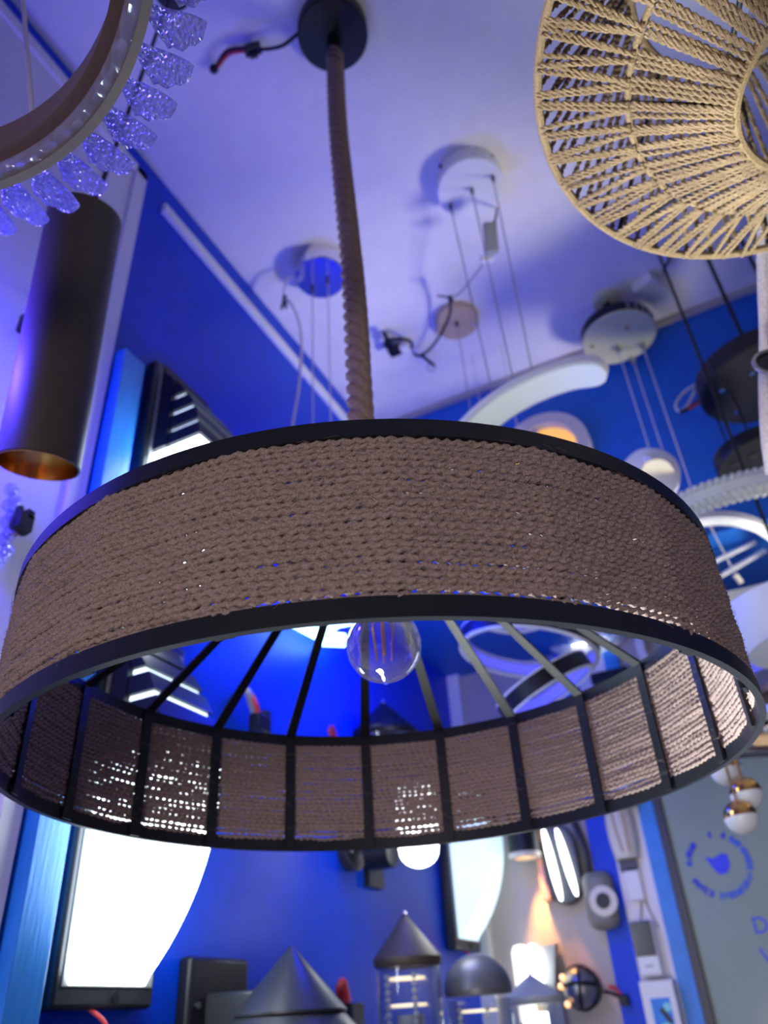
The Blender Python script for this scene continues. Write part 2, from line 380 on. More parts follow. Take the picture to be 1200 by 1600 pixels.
def fast_mesh(name, V, F, m, parent):
    org = np.array(ORG[parent.as_pointer()]); V = V - org
    me = bpy.data.meshes.new(name); k = F.shape[1]
    me.vertices.add(len(V)); me.vertices.foreach_set('co', V.astype(np.float32).ravel())
    me.loops.add(F.size); me.loops.foreach_set('vertex_index', F.astype(np.int32).ravel())
    me.polygons.add(len(F)); me.polygons.foreach_set('loop_start', np.arange(0, F.size, k, dtype=np.int32))
    me.polygons.foreach_set('use_smooth', np.ones(len(F), dtype=bool))
    me.update(calc_edges=True); me.validate(); me.materials.append(MATS[m])
    o = bpy.data.objects.new(name, me); C.objects.link(o); o.parent = parent; return o
JV, JF, JR, JA = jute_rows()
fast_mesh('jute_wrap', JV, JF, 'jute', drum)
def fuzz(n):
    V = []; F = []
    for i in range(n):
        a = RNG.uniform(0, 2 * PI); z = RNG.uniform(ZB + RH, ZT - RH + .002); s = 1 if RNG.random() < .8 else -1
        r = RO - .002 if s > 0 else RO - .009
        L = RNG.uniform(.003, .010); da = RNG.normal() * L / RO; dz = RNG.normal() * .35 * L; w_ = .00010; out = RNG.uniform(.0008, .0035) * s
        pts = []
        for t in (0, .5, 1):
            aa = a + da * t; r2 = r + out * math.sin(t * 2.2); pts.append((CX + r2 * math.cos(aa), CY + r2 * math.sin(aa), z + dz * t))
        n0 = len(V)
        for p in pts: V += [(p[0], p[1], p[2] - w_), (p[0], p[1], p[2] + w_), (p[0] + w_ * math.cos(a), p[1] + w_ * math.sin(a), p[2])]
        for j in (0, 3):
            for k in range(3): F.append((n0 + j + k, n0 + j + (k + 1) % 3, n0 + j + 3 + (k + 1) % 3, n0 + j + 3 + k))
    return np.array(V), np.array(F)
fv, ff = fuzz(7000)
fz = fast_mesh('jute_fuzz', fv, ff, 'jute', drum); fz['kind'] = 'stuff'
# bulb hanging inside
bx, by = CX + .0106, CY
obj('bulb_socket', MB().lathe([(.001, 0), (.016, 0), (.017, .004), (.017, .045), (.010, .052), (.004, .054)], (bx, by, .302), seg=24), 'satin_black', drum)
obj('bulb_cord', MB().tube([(bx, by, .35), (bx - .006, by, .385), (CX, CY, HUB - .01)], .003), 'satin_black', drum)
prof = [(.0015, -.0385), (.004, -.0365), (.010, -.034)]
prof += [(.0355 * math.sin(a), -.0355 * math.cos(a)) for a in [R_(d) for d in range(24, 140, 8)]] + [(.015, .037), (.013, .047)]
bulb = obj('bulb', MB().lathe([(r * .885, z * .885) for r, z in prof], (bx, by, .2646), seg=36), 'bulb_glass', drum)
fil = MB()
for k in range(6):
    a = k * PI / 3; fil.tube([(bx + .004 * math.cos(a), by + .004 * math.sin(a), .300), (bx + .010 * math.cos(a), by + .010 * math.sin(a), .282), (bx + .007 * math.cos(a), by + .007 * math.sin(a), .252)], .0006, 5)
fil.tube([(bx, by, .304), (bx, by, .257)], .0016, 6)
obj('filament', fil, 'copper_filament', bulb)
# rope, canopy and its plugged cable
tp = Vector((-.289, .556, 1.325)); bt = Vector((CX, CY, HUB + .015)); ax = (tp - bt)
rp = MB(); nT = ax.length / .058
mB = basis(ax)
for sct in range(3):
    pts = []; rad = []
    for i in range(321):
        t = i / 320; a = 2 * PI * (nT * t + sct / 3) ; hr = .0076
        sw = Vector((.004 * math.sin(5 * t + .6), .003 * math.sin(4 * t), 0)) * math.sin(PI * t)
        pts.append(bt + ax * t + mB @ Vector((hr * math.cos(-a), hr * math.sin(-a), 0)) + sw); rad.append(.0070)
    rp.tube(pts, rad, 8)
obj('rope', rp, 'rope', drum)
obj('rope_sleeve', MB().cyl(bt + ax * .955, bt + ax * 1.05, .0125), 'satin_black', drum)
obj('canopy', MB().lathe([(.001, 0), (.056, 0), (.0585, .003), (.0585, .030), (.001, .030)], (-.288, .550, 1.370)), 'satin_black', drum)
cb = obj('power_cable', MB().path([(-.330, .520, 1.378), (-0.3704, 0.5220, 1.3700), (-0.4119, 0.5076, 1.3720), (-0.4269, 0.5012, 1.3750)], .0032), 'satin_black', drum)
m_ = basis((1, .25, 0)); p0 = Vector((-0.4178, 0.5065, 1.3780))
b = MB().obox(p0, (.016, .016, .028), m_); b.obox(p0 + Vector((0, .004, -.006)), (.008, .022, .014), m_); obj('plug', b, 'satin_black', drum, bevel=.001)
obj('red_lead', MB().path([(-0.4318, 0.5024, 1.3780), (-0.4575, 0.4944, 1.3780), (-0.4885, 0.5035, 1.3820)], .0028), 'red_plastic', drum, label='red lead of the plug')
obj('black_lead', MB().path([(-0.4291, 0.5003, 1.3800), (-0.4586, 0.4901, 1.3820), (-0.4934, 0.5044, 1.3840)], .0036), 'satin_black', drum)
obj('wire_end', MB().ball((-0.4976, 0.5045, 1.3860), .008), 'satin_black', drum)

# ------------------------------------------------------------------ open-weave rope lampshade, top right
wc = (.19, .41); Zi, Zm, Zo, Zu = .540, .582, .607, .745
ri, rm, ro, ru = .072, .138, .203, .10
ws = thing('rope_pendant', 'wide round pendant lampshade of open woven tan rope strands over a wire frame', 'pendant lamp', (wc[0], wc[1], Zi))
def wp(r, a, z): return (wc[0] + r * math.cos(a), wc[1] + r * math.sin(a), z)
for nm, r, z, th in (('inner_ring', ri, Zi, .0042), ('middle_ring', rm, Zm + .002, .0030), ('outer_ring', ro, Zo, .0036), ('top_ring', ru, Zu, .004)):
    obj('frame_ring', MB().ring((wc[0], wc[1], z), r, th, seg=96, k=8), 'pale_jute', ws)
def cord(b, p, q, r, sag=.0):
    NS = 40; P = [Vector(p).lerp(Vector(q), i / NS) for i in range(NS + 1)]
    d = (Vector(q) - Vector(p)); m = basis(d); n = d.length / .012
    for s2 in (0, PI):
        pts = [P[i] + m @ Vector((r * .5 * math.cos(2 * PI * n * i / NS + s2), r * .5 * math.sin(2 * PI * n * i / NS + s2), 0)) for i in range(NS + 1)]
        b.tube(pts, r * .60, 5)
NU = 46
lo, mi, up_ = MB(), MB(), MB()
for k in range(NU):
    a = 2 * PI * (k + .3) / NU; da = 2 * PI / NU
    j = lambda s: RNG.normal() * s
    for e in (-.22, .0, .22):
        cord(lo, wp(ri + .002, a + da * (e * 1.2) + j(.01), Zi - .003 + j(.001)), wp(rm - .001, a + da * e + j(.008), Zm - .004 + j(.001)), .0023)
    for e, g in ((-.14, -.44), (-.05, -.34), (.05, .34), (.14, .44)):
        cord(mi, wp(rm + .001, a + da * e + j(.006), Zm - .003), wp(ro + .001, a + da * g + j(.008), Zo - .002 + j(.001)), .0020)
    for e in (-.3, .1):
        cord(up_, wp(ro, a + da * e + j(.01), Zo + .002), wp(ru, a + da * (e * .8 + 1.2) + j(.01), Zu), .0026)
obj('rope_weave', lo, 'pale_jute', ws); obj('rope_weave', mi, 'pale_jute', ws); obj('rope_weave', up_, 'pale_jute', ws)
wf = MB()
for k in range(8):
    a = k * PI / 4 + .2; wf.tube([wp(ri, a, Zi), wp(rm, a, Zm), wp(ro, a, Zo), wp(ru, a, Zu)], .002, 6)
obj('wire_frame', wf, 'black_metal', ws)
obj('socket_cross', MB().tube([wp(ru, 0.3, Zu), wp(ru, PI + .3, Zu)], .003).tube([wp(ru, 1.87, Zu), wp(ru, PI + 1.87, Zu)], .003), 'black_metal', ws)
obj('bulb_socket', MB().lathe([(.001, 0), (.018, 0), (.02, .01), (.02, .06), (.006, .07), (.001, .07)], (wc[0], wc[1], Zu - .065), seg=24), 'black_metal', ws)
obj('bulb', MB().ball((wc[0], wc[1], Zu - .10), .03, 24, 16), 'bulb_glass', ws)
obj('cord', MB().cyl((wc[0], wc[1], Zu), (wc[0], wc[1], ZC - .02), .004, 8), 'satin_black', ws)
obj('canopy', MB().lathe([(.001, 0), (.05, 0), (.05, .02), (.001, .02)], (wc[0], wc[1], ZC - .02)), 'satin_black', ws)

# ------------------------------------------------------------------ gold ring chandelier with crystal petals, top left
rc_ = (-.338, -.027); zr = .535
ch = thing('ring_chandelier', 'round gold ring chandelier edged with clear crystal petals, above the bronze cylinder lamp', 'chandelier', (rc_[0], rc_[1], zr))
obj('gold_ring', MB().band((rc_[0], rc_[1], zr + .002), .196, .204, 0, .034, seg=128), 'gold_satin', ch, label='flat brown gold ring body')
ab = MB(); n = 128
ab.lathe([(.204, .000), (.207, -.004), (.214, -.003), (.216, .010), (.213, .024), (.205, .030)], (rc_[0], rc_[1], zr), seg=128, closed=True)
obj('acrylic_band', ab, 'acrylic', ch, label='rippled clear acrylic band')
obj('pale_rim', MB().band((rc_[0], rc_[1], zr - .004), .214, .220, 0, .010, seg=128), 'rim_plastic', ch, label='pale translucent outer rim')
def petal(a):
    u = Vector((math.cos(a), math.sin(a), 0)); t = Vector((-u.y, u.x, 0)); o = Vector((rc_[0], rc_[1], zr))
    b = MB(); N = 13; V = []; F = []
    for i in range(N):
        s = i / (N - 1); r = .217 + .036 * s
        wd = .0030 + .0112 * math.sin(PI * min(1, s * .93 + .02)) ** .8 * (.5 + .6 * s) ; z = .006 + .004 * math.sin(PI * s) - .010 * s
        skew = -.014 * s + .012 * math.sin(PI * s * .8)
        for kx in range(8):
            e = 2 * PI * kx / 8; sc = 1 + .14 * math.sin(9 * s * PI) * (1 if math.cos(e) > 0 else .0) * (1 if s > .45 else 0)
            V.append(o + u * r + t * (skew + wd * sc * math.cos(e)) + Vector((0, 0, z + .0042 * (.6 + .6 * s) * math.sin(e))))
    for i in range(N - 1):
        for kx in range(8): F.append((i * 8 + kx, i * 8 + (kx + 1) % 8, i * 8 + 8 + (kx + 1) % 8, i * 8 + 8 + kx))
    F += [tuple(range(7, -1, -1)), tuple((N - 1) * 8 + kx for kx in range(8))]
    return b.add(V, F)
for k in range(54): obj('crystal_petal', petal(2 * PI * k / 54), 'crystal', ch)
w0_ = Vector((-0.3439, 0.1753, 0.5690)); w1_ = Vector((-0.4524, 0.1795, 0.9000)); w2_ = w0_ + (w1_ - w0_) * ((ZC - .02 - w0_.z) / (w1_.z - w0_.z))
obj('wire', MB().tube([w0_, w2_], .0022, 6), 'wire_white', ch)
for a in (R_(166), R_(286)):
    p = Vector((rc_[0] + .200 * math.cos(a), rc_[1] + .200 * math.sin(a), zr + .034))
    obj('wire', MB().tube([p, (rc_[0] + .05 * math.cos(a), rc_[1] + .05 * math.sin(a), ZC - .02)], .0018, 6), 'wire_white', ch)
obj('canopy', MB().lathe([(.001, 0), (.07, 0), (.07, .03), (.001, .03)], (rc_[0], rc_[1], ZC - .03)), 'gold_satin', ch)

# ------------------------------------------------------------------ bronze cylinder pendant
pb, pt = Vector((-.566, .406, .490)), Vector((-.512, .350, .791)); ax = (pt - pb); L = ax.length
cy = thing('cylinder_pendant', 'tall matte bronze cylinder pendant with a gold lined open bottom', 'pendant lamp', pb)
obj('body', MB().lathe([(.0385, 0), (.040, .0005), (.040, L - .0015), (.0385, L), (.001, L)], pb, ax, 64, cap=False), 'bronze_brown', cy)
obj('gold_lining', MB().lathe([(.0398, -.0008), (.0386, -.001), (.0352, .030), (.033, .031)], pb, ax, 64, cap=False), 'gold', cy, label='gold inner reflector')
pr = [(.0335, .028), (.026, .044), (.016, .056), (.008, .060), (.001, .060)]
obj('facet_reflector', MB().lathe(pr, pb, ax, 28, cap=False), 'satin_silver', cy, label='faceted silver reflector', angle=.05)
obj('led_chip', MB().lathe([(.001, .058), (.008, .058), (.008, .059), (.001, .059)], pb, ax, 16), 'cream_plastic', cy)
obj('cord', MB().path([pt, pt + Vector((.010, .006, .10)), (-.480, .375, ZC - .02)], .0030), 'satin_black', cy)
obj('canopy', MB().lathe([(.001, 0), (.03, 0), (.03, .02), (.001, .02)], (-.480, .375, ZC - .02)), 'satin_black', cy)

# ------------------------------------------------------------------ shield sconces on the blue wall
PF = [(0, .022), (.02, .040), (.042, .058), (.085, .086), (.13, .103), (.19, .112), (.25, .108), (.31, .090), (.345, .068), (.38, .037), (.41, .010), (.414, .004)]
PC = np.polyfit([a for a, b in PF], [b for a, b in PF], 5)
def pf(z): return max(.004, float(np.polyval(PC, z)))
sx, sy, sz = XL, .655, .055
sc_ = thing('wall_sconce', 'lit shield sconce with white bowed glass, lower left, beside the blue pilaster', 'wall lamp', (sx, sy, sz), 'lit shield sconces on the blue wall')
y0, y1 = sy + .018, sy + .130
obj('wall_plate', MB().box((sx, sy, sz - .022), (sx + .022, sy + .150, sz + .415)), 'dark_grey', sc_, bevel=.005)
obj('glass_collar', MB().box((sx + .022, sy + .010, sz - .002), (sx + .0235, sy + .144, sz + .40)), 'grey_plastic', sc_, bevel=.001)
obj('screw', MB().cyl((sx + .0215, sy + .088, sz - .011), (sx + .024, sy + .088, sz - .011), .0055, 14), 'satin_black', sc_)
def slab(za, zb, n, inset=0.0, x0=.024, ya=y0, yb=y1, xm=9.0):
    poly = [(sx + x0, ya, sz + za)] + [(sx + min(xm, max(x0 + .001, pf(za + (zb - za) * i / n) - inset)), ya, sz + za + (zb - za) * i / n) for i in range(n + 1)] + [(sx + x0, ya, sz + zb)]
    return MB().prism(poly, (0, yb - ya, 0))
obj('glass', slab(.0, .225, 24, .0), 'sconce_glass', sc_, label='glowing white bowed glass')
obj('lit_core', slab(.225, .375, 12, .006, ya=y0 + .006, yb=y1 - .004), 'sconce_glass_front', sc_)
for za, zb in ((.232, .256), (.264, .290), (.299, .324), (.333, .358), (.366, .413)):
    obj('fin', slab(za, zb, 6), 'black_metal', sc_)
obj('louvre_spine', slab(.230, .40, 12, 0, ya=y0 - .003, yb=y1 + .001, xm=.050), 'black_metal', sc_)
obj('lead', MB().path([(sx + .014, sy + .06, sz - .02), (sx + .03, sy + .075, sz - .04), (sx + .022, sy + .085, sz - .08)], .0022), 'red_plastic', sc_, label='red lead below the plate')
dup(sc_, (sx, .668, .522), 'lit shield sconce higher up, black louvres showing above the drum rim')
far_sc = dup(sc_, (sx, 1.735, .152), 'lit shield sconce furthest along the blue wall, near the beige corner')
for ch_ in far_sc.children:
    if ch_.name.startswith('glass') and not ch_.name.startswith('glass_c'):
        ch_.material_slots[0].link = 'OBJECT'; ch_.material_slots[0].material = MATS['sconce_glass_dim']

# ------------------------------------------------------------------ cone lantern wall lamps along the bottom
# 1 big stepped cone on a square plate
ap = Vector((-0.5879, 0.9200, 0.0909))
k1 = thing('cone_wall_lamp', 'large dark grey stepped cone wall lamp on a square black plate', 'wall lamp', (XL, .92, -.06))
obj('wall_plate', MB().box((XL, .868, -.12), (XL + .022, .990, .088)), 'satin_black', k1, bevel=.006)
obj('screw', MB().cyl((XL + .021, .885, .036), (XL + .024, .885, .036), .004, 12), 'chrome', k1)
obj('arm', MB().box((XL + .02, .900, -.10), (ap.x - .03, .952, .048)), 'dark_grey', k1, bevel=.004)
obj('roof_cone', MB().lathe([(.001, 0), (.004, -.002), (.067, -.068), (.067, -.0705), (.064, -.071), (.146, -.152), (.146, -.158), (.001, -.158)], ap, seg=64), 'dark_grey', k1)
obj('glass_cylinder', MB().lathe([(.105, -.156), (.105, -.40), (.102, -.40), (.102, -.156)], ap, seg=48, closed=True), 'clear_glass', k1)
obj('base_disc', MB().lathe([(.001, -.40), (.11, -.40), (.11, -.42), (.001, -.42)], ap, seg=48), 'dark_grey', k1)
# lanterns with clear glass
def lantern(name, label, apx, y, R, hc, mt, dome=False, lit=False, glass='clear_glass', wall=True, beads=True):
    A = Vector(apx); t = thing(name, label, 'wall lamp', (A.x, A.y, A.z - hc - .22))
    if dome: pr_ = [(.001, 0)] + [(R * math.sin(R_(d)), -hc * (1 - math.cos(R_(d)))) for d in range(8, 91, 8)] + [(R, -hc), (R * .97, -hc - .006), (.001, -hc - .006)]
    else: pr_ = [(.001, 0), (.003, -.001), (R, -hc), (R, -hc - .006), (R * .93, -hc - .012), (.001, -hc - .012)]
    obj('roof', MB().lathe(pr_, A, seg=48), mt, t)
    if not dome: obj('finial', MB().ball(A + Vector((0, 0, .001)), .0035, 10, 8), 'chrome', t)
    z0_, z1_ = -hc - .012, -hc - .20
    obj('glass', MB().lathe([(R * .93, z0_), (R * .93, z1_), (R * .90, z1_), (R * .90, z0_)], A, seg=48, closed=True), glass, t)
    obj('base', MB().lathe([(.001, z1_), (R, z1_), (R, z1_ - .02), (.001, z1_ - .02)], A, seg=40), mt, t)
    if beads:
        for s in (-1, 1):
            b_ = MB()
            for i in range(16): b_.ball(A + Vector((s * R * .42, -R * .55, z0_ - .012 - .0095 * i)), .0042, 8, 6)
            obj('bead_chain', b_, 'crystal_bead', t)
        for dz in (.014, .048):
            obj('lit_ring', MB().ring(A + Vector((-R * .05, 0, z0_ - dz)), R * .5, .0022, seg=40, k=6), 'gold_led', t)
        obj('candle', MB().lathe([(.001, 0), (.02, 0), (.02, -.12), (.001, -.12)], A + Vector((0, 0, z0_ - .06)), seg=24), 'grey_plastic', t)
    if lit: obj('lit_core', MB().cyl(A + Vector((0, 0, z0_ - .012)), A + Vector((0, 0, z1_ + .01)), R * .42, 24), 'lamp_white', t)
    if wall: obj('bracket', MB().tube([(A.x - R * .5, A.y, A.z + z1_ - .01), ((A.x + XL) / 2, A.y, A.z + z1_ - .05), (XL + .01, A.y, A.z + z1_ - .03)], .008, 8).box((XL, A.y - .03, A.z + z1_ - .08), (XL + .012, A.y + .03, A.z + z1_ + .02)), mt, t)
    return t
lantern('cone_lantern', 'clear glass cylinder lantern with a pointed dark bronze cone roof and bead chains', (-0.5717, 1.2200, 0.1466), 1.22, .052, .060, 'bronze_brown')
lantern('dome_lantern', 'glass lantern with a rounded dark grey dome roof, right of the cone lantern', (-0.5009, 1.3200, 0.0907), 1.32, .053, .050, 'dome_grey', dome=True)
lantern('pointed_lantern', 'small lit glass lantern with a low grey pointed roof, below the white capsule lamp', (-0.4897, 1.5600, 0.0667), 1.56, .052, .034, 'grey_enamel', lit=True, beads=False)
lantern('tall_cone_lantern', 'dark cone roofed lantern on the blue wall seen inside the drum', (-0.6755, 1.4000, 0.5650), 1.40, .070, .068, 'satin_black', beads=False)

# black spot lamp under the drum
sp = Vector((-0.6357, 1.3000, 0.2443)); s1 = thing('wall_spot_lamp', 'black wall spot lamp with a glowing white cup, just under the drum', 'wall lamp', (XL, 1.28, .24))
mp = (-0.7200, 1.3032, 0.2522); 
b = MB().lathe([(.001, 0), (.042, 0), (.042, .016), (.036, .020), (.001, .020)], (XL, mp[1] + .01, mp[2] + .025), (1, 0, 0), 40); obj('wall_rose', b, 'dark_grey', s1)
obj('screw', MB().cyl((XL + .02, mp[1] - .012, mp[2] + .012), (XL + .024, mp[1] - .012, mp[2] + .012), .005, 12), 'chrome', s1)
obj('arm', MB().tube([(XL + .02, mp[1] + .01, mp[2] + .03), (sp.x - .03, sp.y, sp.z + .022)], .010, 12), 'satin_black', s1)
obj('head', MB().cyl((sp.x - .035, sp.y, sp.z + .012), (sp.x + .012, sp.y, sp.z + .012), .027, 32), 'satin_black', s1, bevel=.002)
cupc = Vector((-0.5744, 1.3000, 0.2437))
obj('lit_cup', MB().lathe([(.001, -.020)] + [(.034 * math.sin(R_(d)), .006 - .027 * math.cos(R_(d))) for d in range(15, 91, 15)] + [(.036, .020), (.036, .11), (.001, .11)], cupc, seg=32), 'lamp_white', s1)

light('spot_lamp_light', 'POINT', (cupc.x + .06, cupc.y - .02, cupc.z - .08), (.95, 1.0, .98), 0.45, .04)

# ------------------------------------------------------------------ blue crystal led lamp and cables on the left wall
bl = thing('crystal_led_lamp', 'crystal wall lamp blazing blue white above the bulb, seen inside the drum', 'wall lamp', (XL, 1.22, .60))
obj('wall_bar', MB().box((XL, 1.10, .68), (XL + .03, 1.38, .72)), 'chrome', bl)
for (p, q) in (((-0.6800, 1.0427, 0.6176), (-0.6800, 1.1350, 0.6253)), ((-0.6600, 1.1267, 0.6104), (-0.6600, 1.1940, 0.6721)), ((-0.6600, 1.1319, 0.6359), (-0.6600, 1.2337, 0.6871)), ((-0.6800, 1.1535, 0.6181), (-0.6800, 1.2438, 0.6500))):
    b = MB(); P, Q = Vector(p), Vector(q)
    for i in range(8):
        for dz in (-.010, .004): b.ball(P.lerp(Q, i / 7) + Vector((0, 0, dz)), .0072, 10, 8)
    obj('bead_strip', b, 'led_cyan', bl)
wv_ = thing('hanging_plug', 'grey cable with a red lead and black plug on the blue wall, inside the drum', 'cable', (-0.7150, 0.9913, 0.4714))
obj('cable', MB().path([(-0.7120, 0.9715, 0.4645), (-0.7000, 0.9623, 0.4546), (-0.7000, 0.9721, 0.4386), (-0.7000, 0.9856, 0.4217)], .006), 'wire_grey', wv_)
obj('red_lead', MB().path([(-0.7000, 0.9675, 0.4552), (-0.6900, 0.9702, 0.4359), (-0.6900, 0.9802, 0.4160)], .0045), 'red_plastic', wv_, label='red lead')
obj('plug', MB().obox((-0.6950, 0.9897, 0.4094), (.02, .035, .028)).obox((-0.6950, 1.0017, 0.4168), (.016, .015, .035)), 'satin_black', wv_, bevel=.002)
wv2 = thing('short_lead', 'short pink lead stub at the lower edge of the blue wall inside the drum', 'cable', (-0.7150, 1.2523, 0.4752))
obj('lead', MB().path([(-0.7120, 1.2442, 0.4602), (-0.7000, 1.2188, 0.4609), (-0.7000, 1.2286, 0.4707), (-0.7000, 1.2375, 0.4562)], .004), 'red_plastic', wv2)
wv3 = thing('red_wire_stub', 'red wire end with a black plug behind the big cone lamp', 'cable', (-0.7100, 1.2639, 0.0609))
obj('red_lead', MB().path([(-0.7050, 1.2477, 0.0389), (-0.6950, 1.2268, 0.0552), (-0.6900, 1.2306, 0.0643), (-0.6900, 1.2434, 0.0380)], .006), 'red_plastic', wv3)
obj('plug', MB().obox((-0.6900, 1.2609, 0.0210), (.02, .04, .03)), 'satin_black', wv3, bevel=.002)

# things on the white panel, far left
cl = thing('crystal_strand', 'short strand of clear crystals on the white panel below the bronze cylinder', 'crystal strand', (-0.7000, 0.4765, 0.5486))
b = MB()
for i in range(9):
    p = Vector((-0.6950, 0.4721, 0.5486)).lerp(Vector((-0.6950, 0.4817, 0.4619)), i / 8); b.ball(p + Vector((0, .006 * (i % 2), 0)), .0085, 8, 6)
obj('beads', b, 'crystal', cl)
pl = thing('wall_plug', 'black plug with red lead on the white panel below the bronze cylinder', 'plug', (-0.6900, 0.4908, 0.5124))
obj('plug', MB().obox((-0.6850, 0.4885, 0.5076), (.018, .020, .022)).obox((-0.6820, 0.4922, 0.5185), (.012, .01, .012)).obox((-0.6850, 0.4817, 0.5162), (.008, .006, .02)).obox((-0.6850, 0.4947, 0.5013), (.01, .008, .012)), 'satin_black', pl, bevel=.001)
obj('red_lead', MB().path([(-0.6900, 0.4890, 0.4982), (-0.7000, 0.4933, 0.4986), (-0.7060, 0.4913, 0.4917)], .004), 'red_plastic', pl, label='red lead')
pl2 = thing('panel_plug', 'dark plug on the white panel peeping out left of the bronze cylinder', 'plug', (-0.6900, 0.4303, 0.7844))
obj('plug', MB().obox((-0.6900, 0.4320, 0.7860), (.018, .018, .03)), 'satin_black', pl2, bevel=.001)
obj('lead', MB().path([(-0.6950, 0.4332, 0.8119), (-0.7000, 0.4369, 0.8372), (-0.7060, 0.4428, 0.8531)], .003), 'wire_grey', pl2)

# ------------------------------------------------------------------ canopies on the ceiling
def canopy(parent, x, y, r, h, m, zt=ZC):
    return obj('canopy', MB().lathe([(.001, 0), (r - .002, 0), (r, .002), (r, h), (.001, h)], (x, y, zt - h), seg=56), m, parent)
def grip(parent, x, y, z, m='dark_grey'):
    return obj('wire_grip', MB().cyl((x, y, z - .014), (x, y, z), .0036, 12), m, parent)
# white canopy with three wires and its swooping lamp
wx, wy = -.187, .918
wc1 = thing('swoosh_pendant', 'white swoosh shaped pendant light hung by three wires from a round white canopy', 'pendant lamp', (wx, wy, .80))
canopy(wc1, wx, wy, .0665, .040, 'white_metal')
for p in ((-0.2249, 0.8591, 1.3850), (-0.1296, 0.8886, 1.3850)): obj('screw', MB().ball(p, .004, 8, 6), 'dark_grey', wc1)
arcp = []
for (px, t) in (((-0.3255, 0.9300, 0.6981), .0), ((-0.2738, 0.9300, 0.7666), .2), ((-0.2198, 0.9300, 0.8031), .4), ((-0.1585, 0.9300, 0.8197), .6), ((-0.0963, 0.9300, 0.8201), .8), ((-0.0420, 0.9300, 0.8031), 1.0)): arcp.append(Vector(px))
AP = smooth(arcp, 8)
def ribbon(P, wd, th, up, m_name, parent, name, off=0.0, ends=True):
    V = []; F = []; n = len(P)
    for i, p in enumerate(P):
        t = (P[min(i + 1, n - 1)] - P[max(i - 1, 0)]).normalized(); u = Vector(up); s = t.cross(u).normalized(); u2 = s.cross(t).normalized()
        e = 1.0
        if ends:
            q = (n - 1 - i) / 5.0
            if q < 1: e = math.sqrt(max(0.02, 1 - (1 - q) ** 2))
        w2 = wd * e
        V += [p + s * w2 + u2 * (off), p - s * w2 + u2 * (off), p - s * w2 + u2 * (off + th), p + s * w2 + u2 * (off + th)]
    for i in range(n - 1):
        a = i * 4; c = a + 4
        for k in range(4): F.append((a + k, a + (k + 1) % 4, c + (k + 1) % 4, c + k))
    F += [(3, 2, 1, 0), tuple((n - 1) * 4 + k for k in range(4))]
    return obj(name, MB().add(V, F), m_name, parent, bevel=.001)
ribbon(AP, .026, .016, (.15, .25, 1), 'white_metal', wc1, 'swoosh_body')
ribbon(AP, .0215, .002, (.15, .25, 1), 'diffuser_dim', wc1, 'diffuser', off=-.0025)
for (g, e) in (((-0.2358, 0.9289, 1.3550), (-0.2209, 0.9400, 0.8207)), ((-0.1860, 0.9177, 1.3550), (-0.1841, 0.9400, 0.8398)), ((-0.1398, 0.9119, 1.3550), (-0.1518, 0.9400, 0.8524))):
    grip(wc1, g[0], g[1], 1.36); obj('wire', MB().tube([(g[0], g[1], 1.355), e], .0012, 6), 'wire_grey', wc1)
drv = thing('driver_box', 'white led driver box dangling from the white canopy by its lead', 'driver box', (-0.1841, 0.9852, 1.2700))
dm = basis((-.2, .5, -.85)); obj('case', MB().obox((-0.1789, 0.9746, 1.2700), (.026, .018, .060), dm), 'grey_plastic', drv, bevel=.002)
obj('clear_cap', MB().obox((-0.2042, 1.0174, 1.2700), (.026, .018, .012), dm), 'white_plastic', drv, bevel=.002)
obj('lead', MB().path([(-0.1564, 0.9818, 1.3600), (-0.1581, 0.9627, 1.3100), (-0.1621, 0.9509, 1.2800)], .0022), 'satin_black', drv)
obj('lead', MB().path([(-0.2137, 1.0245, 1.2700), (-0.2485, 1.0564, 1.2800), (-0.2909, 1.0959, 1.3000), (-0.3217, 1.1240, 1.3300)], .0020), 'wire_grey', drv)
obj('plug', MB().tube([(-0.3436, 1.1033, 1.3300), (-0.3173, 1.1244, 1.3300)], .0022, 6).obox((-0.3212, 1.1263, 1.3300), (.010, .014, .008)), 'satin_black', drv)
# chrome canopy left of the rope
cxx, cyy = -.552, .955
cc = thing('chrome_pendant', 'polished chrome ceiling canopy left of the rope with two thin wires and a grey cable', 'pendant lamp', (cxx, cyy, .70))
canopy(cc, cxx, cyy, .0555, .045, 'chrome')
for g, e in (((-0.5833, 0.9716, 1.3550), (-0.6200, 1.0218, 0.9272)), ((-0.5417, 0.9671, 1.3550), (-0.6200, 1.1059, 0.9832))):
    grip(cc, g[0], g[1], 1.357, 'bronze_brown'); obj('wire', MB().tube([(g[0], g[1], 1.35), (g[0], g[1] - .0, .55)], .0013, 6), 'wire_white', cc)
obj('cable', MB().path([(-0.6004, 0.9381, 1.3700), (-0.6148, 0.9273, 1.3650), (-0.6286, 0.9312, 1.3500), (-0.6413, 0.9486, 1.3400), (-0.6290, 0.9583, 1.3200), (-0.6254, 0.9816, 1.2900), (-0.6290, 1.0007, 1.2500), (-0.6336, 1.0061, 1.1800), (-0.6399, 1.0068, 1.1100), (-0.6400, 0.9869, 1.0000), (-0.6380, 0.9701, 0.9000)], .0030), 'wire_white', cc)
obj('plug', MB().tube([(-0.6372, 0.9449, 1.3380), (-0.6599, 0.9673, 1.3300)], .0032, 6).tube([(-0.6360, 0.9456, 1.3380), (-0.6504, 0.9706, 1.3300)], .0032, 6), 'satin_black', cc)
